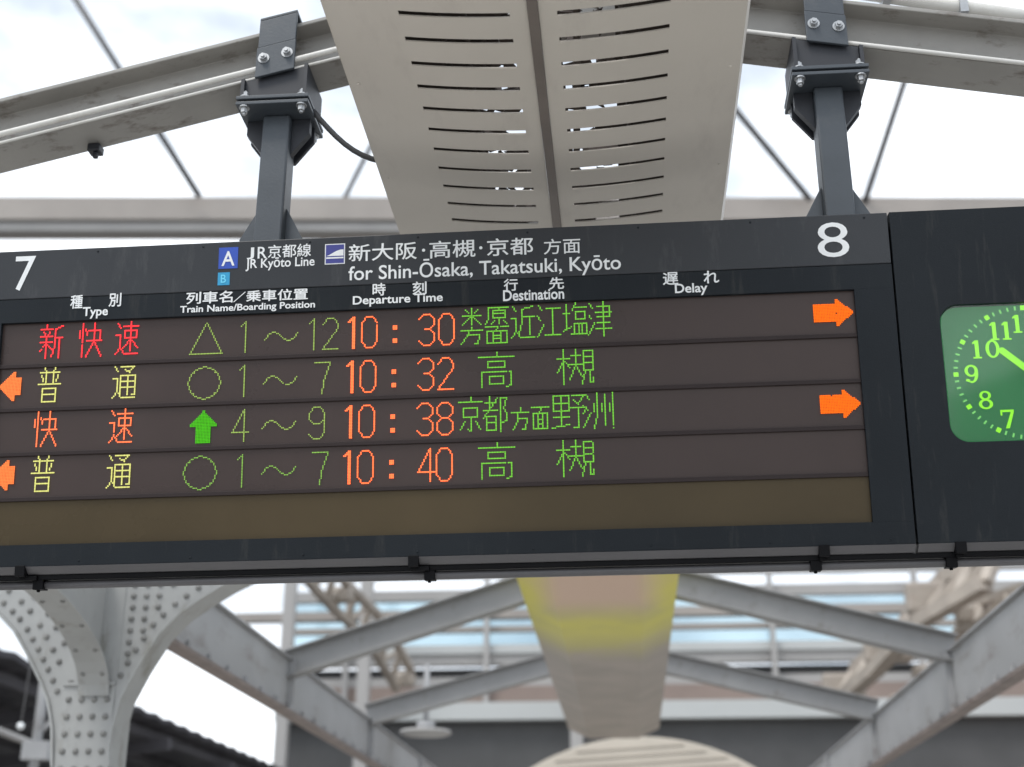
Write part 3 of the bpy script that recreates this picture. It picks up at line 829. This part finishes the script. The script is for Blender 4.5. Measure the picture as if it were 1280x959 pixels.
# direction arrows
led('led_arrow', 0, LR - .002 - PIT * 26, arrow_r(), M['l_arrow'], dotr=.56, vofs=.004)
led('led_arrow', 2, LR - .002 - PIT * 26, arrow_r(), M['l_arrow'], dotr=.56, vofs=.004)
led('led_arrow', 1, LL + .004, arrow_l_short(), M['l_arrowp'], dotr=.56, vofs=.008)
led('led_arrow', 3, LL + .004, arrow_l_short(), M['l_arrowp'], dotr=.56, vofs=.008)

# ------------------------------------------------------------------ clock cabinet beside the board
clock = thing('station_clock', 'green glowing square station clock in a charcoal cabinet beside the board', 'clock', matrix=SIGN_M @ Matrix.Translation((1.85, 0, 0)))
CL, CR_ = BR + .006 - 1.85, .62
cu_, cv_ = face(1290, 462.5)
cu_ -= 1.85
HWc, HHc = .226, .189
def rrect(hw, hh, r, cx=0, cz=0, n=8):
    out = []
    for sx, sz, a0 in ((1, 1, 0), (-1, 1, 90), (-1, -1, 180), (1, -1, 270)):
        for k in range(n + 1):
            a = R_(a0 + 90 * k / n); out.append((cx + sx * (hw - r) + r * math.cos(a), cz + sz * (hh - r) + r * math.sin(a)))
    return out
hm = MB(); hm.box(CL, CR_, .030, .30, BB, BT); hm.build('housing', M['charcoal'], clock, bevel=.004)
# front sheet with a rounded opening
rr_ = rrect(HWc, HHc, .05, cu_, cv_, 10)
n = len(rr_)
outer = []
for (x, z) in rr_:
    dx, dz_ = x - cu_, z - cv_
    s = min(((CR_ - cu_) / dx if dx > 1e-9 else (CL - cu_) / dx if dx < -1e-9 else 1e9), ((BT - cv_) / dz_ if dz_ > 1e-9 else (BB - cv_) / dz_ if dz_ < -1e-9 else 1e9))
    outer.append((cu_ + dx * s, cv_ + dz_ * s))
# insert the corners exactly
mb = MB()
def ringface(inn, out_, y):
    vs = [(x, y, z) for x, z in inn] + [(x, y, z) for x, z in out_]
    k = len(inn)
    return vs, [(i, (i + 1) % k, k + (i + 1) % k, k + i) for i in range(k)]
corners = [(CR_, BT), (CL, BT), (CL, BB), (CR_, BB)]
for c in corners:
    j = min(range(n), key=lambda q: (outer[q][0] - c[0]) ** 2 + (outer[q][1] - c[1]) ** 2); outer[j] = c
v1_, f1_ = ringface(rr_, outer, .0)
mb.add(v1_, f1_)
rin = rrect(HWc - .002, HHc - .002, .05, cu_, cv_, 10)
mb.add([(x, 0, z) for x, z in rr_] + [(x, .022, z) for x, z in rin], [(i, (i + 1) % n, n + (i + 1) % n, n + i) for i in range(n)])
mb.add([(x, 0, z) for x, z in corners] + [(x, .029, z) for x, z in corners], [(i, (i + 1) % 4, 4 + (i + 1) % 4, 4 + i) for i in range(4)])
mb.build('front_panel', M['charcoal'], clock)
mb = MB(); mb.prism([(x, .023, z) for x, z in rrect(HWc, HHc, .05, cu_, cv_, 10)], (0, 0, 0), (0, .006, 0)); dial = mb.build('dial', M['dial'], clock)
mb = MB(); mb.prism([(x, .003, z) for x, z in rrect(HWc - .003, HHc - .003, .048, cu_, cv_, 10)], (0, 0, 0), (0, .003, 0)); mb.build('glass', M['clear'], clock)
lp = MB()
lp.prism([(CL, -.002, BB - .001), (CL, .020, BB - .001), (CL, .055, BB - .021), (CL, .020, BB - .021)], (0, 0, 0), (CR_ - CL, 0, 0))
lp.build('lower_trim', M['lip'], clock, bevel=.002)
RX, RZ = .192, .179
tk = MB(); tk5 = MB()
for k in range(60):
    a = R_(90 - 6 * k); c, s = math.cos(a), math.sin(a)
    p = Vector((cu_ + RX * c, .0215, cv_ + RZ * s)); d = Vector((c, 0, s)); q = Vector((-s, 0, c))
    L, W = (.0065, .006) if k % 5 == 0 else (.0055, .0024)
    (tk5 if k % 5 == 0 else tk).prism([p + d * L + q * W, p + d * L - q * W, p - d * L - q * W, p - d * L + q * W], (0, 0, 0), (0, .001, 0))
tk.build('minute_tick', M['tick'], dial); tk5.build('hour_tick', M['numeral'], dial)
# serif numerals drawn from rings, stems and slabs (unit height 1)
def num(mb, ch, cx, cz, h):
    def P(pts): mb.prism([(cx + x * h * 1.12, .0195, cz + z * h) for x, z in pts], (0, 0, 0), (0, .001, 0))
    def RG(x, z, rx, rz, tx, tz, a0=0, a1=360):
        k = 20; o, i_ = [], []
        for j in range(k + 1):
            a = R_(a0 + (a1 - a0) * j / k)
            o.append((x + rx * math.cos(a), z + rz * math.sin(a))); i_.append((x + (rx - tx) * math.cos(a), z + (rz - tz) * math.sin(a)))
        for j in range(k): P([o[j], o[j + 1], i_[j + 1], i_[j]])
    if ch == '1': P([(-.09, -.5), (.09, -.5), (.09, .5), (-.09, .5)]); P([(-.2, -.5), (.2, -.5), (.2, -.42), (-.2, -.42)]); P([(-.2, .30), (-.07, .34), (-.07, .5), (-.2, .38)])
    if ch == '0': RG(0, 0, .33, .5, .16, .10)
    if ch == '9': RG(0, .17, .31, .33, .15, .10); RG(-.01, 0, .32, .5, .15, .10, -110, 20); P([(-.30, -.38), (-.12, -.45), (-.08, -.32), (-.24, -.26)])
    if ch == '8': RG(0, .25, .27, .25, .13, .09); RG(0, -.22, .33, .28, .15, .095)
    if ch == '7': P([(-.3, .5), (.32, .5), (.32, .38), (-.3, .38)]); P([(-.3, .38), (-.22, .38), (-.22, .2), (-.3, .2)]); P([(.32, .38), (.18, .38), (-.12, -.5), (.06, -.5)])
    if ch == '2': RG(0, .22, .29, .28, .12, .08, -20, 170); P([(.28, .15), (.14, .10), (-.3, -.42), (-.12, -.36)]); P([(-.3, -.5), (.3, -.5), (.3, -.38), (-.3, -.38)])
    if ch == '6': RG(0, -.17, .31, .33, .13, .075); RG(.01, 0, .32, .5, .12, .075, 70, 200)
    if ch == '3': RG(0, .24, .27, .26, .11, .07, -90, 160); RG(0, -.22, .31, .28, .12, .075, -160, 90)
    if ch == '4': P([(.05, -.5), (.19, -.5), (.19, .5), (.05, .5)]); P([(-.36, -.22), (.33, -.22), (.33, -.12), (-.36, -.12)]); P([(-.36, -.12), (-.24, -.12), (.19, .5), (.06, .5)])
    if ch == '5': P([(-.26, .5), (.26, .5), (.26, .38), (-.26, .38)]); P([(-.26, .5), (-.16, .5), (-.16, .05), (-.26, .05)]); RG(-.02, -.19, .32, .31, .13, .08, -150, 130)
NH = .050
for k in range(1, 13):
    a = R_(90 - 30 * k); s_ = str(k)
    rn = .152 if len(s_) == 1 else .140
    x = cu_ + rn * math.cos(a) * (1 if k in (3, 9) else .93); z = cv_ + (rn - .006) * math.sin(a)
    mb = MB()
    if len(s_) == 1: num(mb, s_, x, z, NH)
    else:
        off = .0185 if s_ == '10' else (.016 if s_ == '11' else .019)
        num(mb, s_[0], x - off, z, NH); num(mb, s_[1], x + off + (.004 if s_ == '10' else 0), z, NH)
    mb.build('numeral', M['numeral'], dial)
def hand(name, deg, L, W, y):
    a = R_(90 - deg); d = Vector((math.cos(a), 0, math.sin(a))); q = Vector((-d.z, 0, d.x)); c = Vector((cu_, y, cv_))
    mb = MB()
    tip = [c + d * (L - W) + (d * math.sin(R_(t_)) + q * math.cos(R_(t_))) * W for t_ in range(0, 181, 20)]
    mb.prism([c - d * .02 - q * W] + [c - d * .02 + q * W] + tip, (0, 0, 0), (0, .002, 0)); mb.build(name, M['numeral'], clock)
hand('hour_hand', 312, .099, .0085, .0155); hand('minute_hand', 132, .150, .005, .0125)
mb = MB(); mb.prism([(cu_ + .012 * math.cos(k * .524), .010, cv_ + .012 * math.sin(k * .524)) for k in range(12)], (0, 0, 0), (0, .010, 0)); mb.build('hub', M['black'], clock)

# ------------------------------------------------------------------ rail under the board
rail = thing('cable_rail', 'thin black and grey cable rail clipped under the departure board', 'rail', matrix=SIGN_M @ Matrix.Translation((0, 0, BB)))
mb = MB(); mb.box(BL, 1.85 + CR_, .026, .066, -.034, -.0225); mb.build('channel', M['black'], rail)
mb = MB(); mb.tube([(BL - .05, .050, -.047), (-.5, .050, -.0465), (.6, .050, -.047), (1.85 + CR_, .050, -.0465)], .0115, 12); mb.build('tube', M['lip'], rail)
for px, py in ((36, 713), (528, 705), (1025, 696), (1196, 691)):
    u, _ = face(px, py)
    sk = -.022 if px < 700 else .014
    mb = MB()
    mb.box(u - .016 + sk, u + .012 + sk, -.006, .026, -.028, .002)
    mb.box(u - .012 + sk, u + .016, .014, .032, -.037, -.024)
    mb.box(u - .013 - sk * .6, u + .016 - sk * .6, .028, .066, -.061, -.033)
    mb.tube([(u - sk * .6, .04, -.061), (u - sk * .6, .04, -.067)], .005, 8)
    mb.build('clip', M['black'], rail, bevel=.003)

# ------------------------------------------------------------------ hangers from the roof beam to the board
def hanger(x, zf, slope, label, flip):
    yb = YB0
    top_z = P0.z + .437
    t = thing('board_hanger', label, 'hanger', (x, yb, top_z), 'hangers carrying the board')
    zb = zf(x)                                   # underside of the beam
    z1 = zb - .125 - top_z
    post = MB(); post.box(-.042, .042, -.042, .042, -.01, z1 - .0005); post.build('post', M['hanger'], t, bevel=.006)
    hg = MB(); z0 = z1 - .125
    for s in (-1, 1):
        hg.prism([(s * .043, -.012, z0), (s * .098, -.012, z1 - .05), (s * .098, -.012, z1 - .0005), (s * .043, -.012, z1 - .0005)], (0, 0, 0), (0, .024, 0))
    hg.prism([(-.044, .043, z0), (.044, .043, z0), (.10, .043, z1 - .05), (.10, .043, z1 - .001), (-.10, .043, z1 - .001), (-.10, .043, z1 - .05)], (0, 0, 0), (0, .012, 0))
    hg.build('head_gusset', M['clamp'], t)
    # two flange plates with a gap
    fp = MB(); fp.box(-.112, .112, -.105, .105, z1 + .0005, z1 + .012); fp.build('flange_plate', M['hanger'], t, bevel=.002)
    fp = MB(); fp.box(-.112, .112, -.105, .105, z1 + .020, z1 + .032); fp.build('flange_plate', M['hanger'], t, bevel=.002)
    # saddle box between plates and beam underside, sheared to the slope
    sb = MB(); zz = lambda xx: zf(x + xx) - top_z - .003
    sb.prism([(-.090, -.085, z1 + .033), (.090, -.085, z1 + .033), (.090, -.085, zz(.090)), (-.090, -.085, zz(-.090))], (0, 0, 0), (0, .17, 0))
    sb.prism([(.091, -.10, z1 + .033), (.102, -.10, z1 + .033), (.102, -.10, zz(.102) - .003), (.091, -.10, zz(.091) - .003)], (0, 0, 0), (0, .20, 0))
    sb.prism([(-.102, -.10, z1 + .033), (-.091, -.10, z1 + .033), (-.091, -.10, zz(-.091) - .003), (-.102, -.10, zz(-.102) - .003)], (0, 0, 0), (0, .20, 0))
    sb.build('saddle', M['clamp'], t)
    # clamp strap over the front of the beam
    cl = MB(); H = .172 / math.cos(math.atan(slope))
    yF = -.074 - .030
    def strip(xa, xb, za, zb_, y0, y1):
        cl.prism([(xa, y0, zz(xa) + za), (xb, y0, zz(xb) + za), (xb, y0, zz(xb) + zb_), (xa, y0, zz(xa) + zb_)], (0, 0, 0), (0, y1 - y0, 0))
    strip(-.060, .060, -.012, .095, yF, yF + .010)
    strip(-.058, .058, .097, H + .02, yF + .003, yF + .013)
    strip(-.058, .058, H + .0205, H + .030, yF + .003, .10)
    cl.build('clamp_strap', M['hanger'], t, bevel=.002)
    bt = MB()
    for sx in (-.036, .036):
        bt = MB(); bt.hexbolt((sx, yF, zz(sx) + .050), (0, -1, 0), .012, .012); bt.build('clamp_bolt', M['zinc'], t)
        bt = MB(); bt.hexbolt((sx, yF + .04, zz(sx) + H + .031), (0, 0, 1), .011, .014); bt.build('clamp_bolt', M['zinc'], t)
    bt = MB()
    for sx in (-.088, .088):
        for sy in (-.094, .08):
            bt = MB(); bt.hexbolt((sx, sy + .005, z1), (0, 0, -1), .011, .016); bt.build('plate_bolt', M['zinc'], t)
            bt = MB(); bt.hexbolt((sx, sy + .005, z1 + .0325), (0, 0, 1), .011, .014); bt.build('plate_bolt', M['zinc'], t)
    # foot gussets
    fg = MB()
    for s in (-1, 1):
        fg.prism([(s * .043, -.005, 0), (s * .095, -.005, 0), (s * .095, -.005, .085), (s * .043, -.005, .185)], (0, 0, 0), (0, .010, 0))
    fg.box(-.11, .11, -.09, .09, -.012, -.0005)
    fg.build('foot_gusset', M['hanger'], t, bevel=.001)
    bt = MB()
    for sx in (-.03, .03): bt = MB(); bt.hexbolt((sx, -.072, 0), (0, 0, 1), .009, .012); bt.build('foot_bolt', M['zinc'], t)
    return t
hl = hanger(-1.021, zl, sL, 'dark steel hanger post standing on the board above the blue A badge', False)
hr = hanger(.645, zr, sR, 'dark steel hanger post standing on the board above the number 8', True)
# black cable from the left hanger to the duct
c0 = Vector((-.92, YB0 - .02, zl(-.92) - .12)); c1 = Vector((-.66, YB0 + .06, 3.76))
mb = MB(); mb.tube([c0 + (c1 - c0) * (k / 10) - Vector((0, 0, .05 * math.sin(math.pi * k / 10))) for k in range(11)], .009, 8)
tag(mb.build('cable', M['cable']), 'short drooping dark cable between a hanger post and the slotted duct', 'cable')

# ------------------------------------------------------------------ big station roof far behind
dome = thing('station_roof_beam', 'wide horizontal beige beam of the far station roof, seen above the board', 'roof beam', (0, 40, 22))
DZT = atY(640, 246, 40).z
dl, dr = atZ(-500, 246, DZT), atZ(1800, 247, DZT)
def dpt(k, dy, z):                               # along the beam, set back by dy
    d = dr - dl; nn = Vector((-d.y, d.x, 0)).normalized()
    q = dl + d * k + nn * dy; return (q.x, q.y - 40, z - 22)
def dbox(k0, k1, ya, yb, z0, z1):
    mb = MB(); mb.prism([dpt(k0, ya, z0), dpt(k1, ya, z0), dpt(k1, yb, z0), dpt(k0, yb, z0)], (0, 0, 0), (0, 0, z1 - z0)); return mb
dbox(0, 1, 0, 1.5, DZT - .85, DZT).build('beam', M['dome'], dome)
dbox(0, 1, .15, .4, DZT - 1.2, DZT - .86).build('lower_beam', M['beam_grey'], dome)
for k in (.05, .2, .82, .95): dbox(k, k + .008, .5, 1.3, 0, DZT - .86).build('pillar', M['dome'], dome)
for (a, b_, wd, lab) in (((85, -16), (250, 247), .15, 'long thin stay rod crossing behind the beam with two conduits'), ((470, 170), (402, 306), .12, 'thin stay rod between the hanger above the A badge and the duct'),
                   ((905, 120), (1012, 250), .15, 'thin stay rod between the duct and the hanger above the number 8'), ((1134, 92), (1080, 255), .15, 'thin stay rod on the clock side of the hanger above the number 8')):
    q = atZ(*b_, DZT - .2); q.y -= .05; p = atY(*a, q.y - 3.5)
    mb = MB(); mb.tube([p, (p + q) / 2, q], wd * .75, 8); t = tag(mb.build('stay_rod', M['rod']), lab, 'rod', 'stay rods of the far roof')

# ------------------------------------------------------------------ glazed bridge across the tracks
bridge = thing('concourse_bridge', 'glazed station bridge with grey beams and white fascia crossing the tracks far behind', 'building', (0, 40, 0))
BX = atY(352, 850, 40).x
def band(name, y1, y0, material, ya, yb, x0=BX, x1=40):
    z0, z1 = atY(640, y0, 40).z, atY(640, y1, 40).z
    mb = MB(); mb.box(x0, x1, ya, yb, z0, z1); return mb.build(name, material, bridge)
band('crossbeam', 716, 721, M['beam_grey'], 0, .3)
band('crossbeam', 736, 749, M['beam_grey'], 0, .3)
band('crossbeam', 762, 773, M['dome'], -.1, .3, BX - 3)
band('crossbeam', 782, 789, M['dome'], 0, .3)
band('crossbeam', 807, 818, M['white_panel'], -.2, .3)
band('crossbeam', 818.2, 831, M['beam_grey'], -.1, .3)
band('pane', 749.2, 761.8, M['pane'], .1, .12)
band('pane', 773.2, 781.8, M['pane'], .1, .12)
band('pane', 789.2, 806.8, M['pane'], .1, .12)
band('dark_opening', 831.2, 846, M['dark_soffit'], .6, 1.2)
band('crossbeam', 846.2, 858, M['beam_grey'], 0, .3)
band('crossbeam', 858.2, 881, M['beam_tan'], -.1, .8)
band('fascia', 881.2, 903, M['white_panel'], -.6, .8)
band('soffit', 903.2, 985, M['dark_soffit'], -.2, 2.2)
for x in [BX + 2 + 4.2 * k for k in range(11)]:
    z0, z1 = atY(640, 880, 40).z, atY(640, 717, 40).z
    mb = MB(); mb.box(x - .07, x + .07, -.45, -.21, z0, z1); mb.build('mullion', M['beam_grey'], bridge)
for px in (357, 455, 720):
    p = atY(px, 850, 38)
    mb = MB(); mb.box(p.x - .17, p.x + .17, -2.2, -1.9, 0, 13.5); mb.build('pillar', M['beam_grey'], bridge)
for x in (BX + .6, 26):
    mb = MB(); mb.box(x - .5, x + .5, 1, 2, -1.2, 5); mb.build('pillar', M['beam_grey'], bridge)

# beige branching braces in front of the bridge
def brace(pts, wpx, label):
    p = [atY(px, py, yy) for px, py, yy in pts]
    t = thing('roof_brace', label, 'brace', p[-1], 'beige braces below the far roof')
    for k in range(len(p) - 1):
        a, b_ = p[k], p[k + 1]; h = Vector((wpx * .55, 0, wpx * .75))
        for o_ in (-h, h):
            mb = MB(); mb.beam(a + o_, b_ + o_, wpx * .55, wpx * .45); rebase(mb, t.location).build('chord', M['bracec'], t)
        for j in range(5):
            q, r_ = a.lerp(b_, j / 5), a.lerp(b_, (j + 1) / 5); sg = 1 if j % 2 else -1
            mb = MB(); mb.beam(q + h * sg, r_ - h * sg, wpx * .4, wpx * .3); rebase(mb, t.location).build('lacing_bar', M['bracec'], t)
        mb = MB(); mb.box(b_.x - wpx * .9, b_.x + wpx * .9, b_.y - .2, b_.y + .2, b_.z - wpx * .5, b_.z + wpx * .6)
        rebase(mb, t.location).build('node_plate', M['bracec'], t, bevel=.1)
    return t
brace([(385, 700, 29), (425, 745, 31), (470, 788, 33), (505, 850, 36)], .34, 'small beige latticed roof brace behind the rafters on the riveted column side')
brace([(1250, 700, 27), (1165, 750, 29), (1110, 812, 32), (1055, 860, 36)], .62, 'large beige latticed roof brace behind the rafters below the clock side')
brace([(1310, 740, 27), (1215, 770, 30), (1160, 845, 33), (1130, 880, 36)], .40, 'thinner beige roof brace partly hidden by the girder below the clock')

# ------------------------------------------------------------------ vaulted ribbed roof beyond the end of the duct
va = thing('vaulted_shelter', 'beige ribbed shelter roof with a rounded crown beyond the duct end', 'shelter', (.15, 18.3, 0))
crown = atY(790, 921, 18.3).z
Rv, hw = 2.9, 1.7
def vz(x): return crown - Rv + math.sqrt(Rv * Rv - x * x)
xs = [-hw + 2 * hw * k / 24 for k in range(25)]
mb = MB(); vs = []; fs = []
for y in (0, 9):
    for x in xs: vs.append((x, y, vz(x)))
    for x in xs: vs.append((x, y, vz(x) - .08))
n = 25
for k in range(24):
    fs += [(k, k + 1, 2 * n + k + 1, 2 * n + k), (n + k, 3 * n + k, 3 * n + k + 1, n + k + 1), (k, n + k, n + k + 1, k + 1), (2 * n + k, 2 * n + k + 1, 3 * n + k + 1, 3 * n + k)]
fs += [(0, 2 * n, 3 * n, n), (n - 1, 2 * n - 1, 4 * n - 1, 3 * n - 1)]
mb.add(vs, fs, True); mb.build('roof', M['vault'], va)
mb = MB()                                        # front gable sheet with sloping joints
poly = [(x, -.012, vz(x) - .01) for x in xs] + [(hw, -.012, 2.2), (-hw, -.012, 2.2)]
mb.prism(poly, (0, 0, 0), (0, .01, 0)); mb.build('gable', M['vault'], va)
mb = MB()
for k in range(14):
    z = 2.4 + .10 * k
    lim = [x for x in xs if vz(x) - .05 > z + .05 * x]
    if len(lim) > 2: mb.beam((lim[0], -.018, z + .06 * lim[0]), (lim[-1], -.018, z + .06 * lim[-1]), .012, .018)
mb.build('gable_joint', M['vaultrib'], va)
mb = MB()
for sx in (-1, 1):
    for y in (.3, 8.5): mb.box(sx * (hw - .25) - .06, sx * (hw - .25) + .06, y, y + .12, 0, vz(hw - .25) - .09)
mb.build('post', M['girder'], va)

# ------------------------------------------------------------------ neighbouring platform canopies
def canopy(xe, side, zedge, y0, y1, label, m1, m2):
    t = thing('platform_canopy', label, 'canopy', (xe, y0, 0), 'canopies over the neighbouring platforms')
    L = y1 - y0; Wd = 8.5
    mb = MB()                                    # corrugated sheet
    nr = int(L / .45); vs = []; fs = []
    for k in range(nr + 1):
        y = L * k / nr; zz_ = .05 if k % 2 else 0
        vs += [(0, y, zedge + zz_), (side * Wd, y, zedge - .9 + zz_), (0, y, zedge + .1 + zz_), (side * Wd, y, zedge - .8 + zz_)]
    for k in range(nr):
        a = 4 * k; b = a + 4
        fs += [(a, a + 1, b + 1, b), (a + 2, b + 2, b + 3, a + 3), (a, b, b + 2, a + 2), (a + 1, a + 3, b + 3, b + 1)]
    fs += [(0, 2, 3, 1), (4 * nr, 4 * nr + 1, 4 * nr + 3, 4 * nr + 2)]
    mb.add(vs, fs); mb.build('roof_sheet', m1, t)
    for k in range(7):
        mb = MB(); x = .4 + k * 1.25; mb.beam((side * x, 0, zedge - .106 * x - .10), (side * x, L, zedge - .106 * x - .10), .10, .16); mb.build('purlin', m2, t)
    k = 0
    while k * 4.5 < L: mb = MB(); mb.beam((0, k * 4.5 + .5, zedge - .30), (side * Wd, k * 4.5 + .5, zedge - 1.2), .16, .24); mb.build('cross_beam', m2, t); k += 1
    k = 0
    while k * 9 < L: mb = MB(); mb.box(side * 4.2 - .12, side * 4.2 + .12, k * 9 + .38, k * 9 + .62, 0, zedge - .82); mb.build('post', m2, t); k += 1
    return t
canopy(-9.0, -1, 5.1, 8, 62, 'dark ribbed canopy over the neighbouring platform, seen through the riveted column arch', M['canopy'], M['canopyrib'])
canopy(8.6, 1, 4.6, 12, 62, 'brownish canopy over the neighbouring platform, beyond the girder below the clock', M['beam_tan'], M['beam_tan'])
# small things left of the column
p = atY(26, 905, 12)
mb = MB(); mb.tube([p + Vector((.05, 0, 2.2)), p + Vector((.03, 0, 1.0)), p], .008, 6)
t = tag(mb.build('hanging_cord', M['rod']), 'thin cord with a white ball hanging beside the riveted column', 'cord')
mb = MB()
mb.dome(p + Vector((0, 0, -.02)), (0, 0, -1), .035, .035, 10); mb.dome(p + Vector((0, 0, -.02)), (0, 0, 1), .035, .035, 10)
mb.build('ball', M['white_vinyl'], t)
a, b_ = atY(-30, 903, 16), atY(95, 951, 22)
mb = MB(); mb.tube([a, (a + b_) / 2, b_], .05, 8); tag(mb.build('handrail_pipe', M['beam_grey']), 'pale pipe crossing below the dark canopy beside the riveted column', 'pipe')
p = atY(52, 880, 15)
mb = MB(); mb.tube([Vector((p.x, p.y, p.z - 1.2)), p, Vector((p.x, p.y, p.z + .55))], .06, 8)
t = tag(mb.build('mast', M['girder']), 'grey mast with a small arm just beside the riveted column', 'mast')
mb = MB(); mb.tube([Vector((p.x, p.y, p.z - .35)), Vector((p.x + .18, p.y, p.z - .15))], .025, 6); mb.box(p.x - .12, p.x + .18, p.y - .1, p.y + .1, p.z - .62, p.z - .42); mb.build('mast_arm', M['girder'], t)

p = atY(532, 917, 15)
t = thing('platform_lamp', 'flat pale lamp disc on a short stem, below the rafters beside the duct end', 'lamp', p)
mb = MB(); mb.tube([(0, 0, -.02), (0, 0, 0), (0, 0, .03)], [.24, .29, .27], 20); mb.build('lamp_disc', M['beam_grey'], t)
mb = MB(); mb.tube([(0, 0, .031), (0, 0, .12)], .10, 12); mb.tube([(0, 0, .12), (0, 0, .75)], .03, 8); mb.build('stem', M['girder'], t)
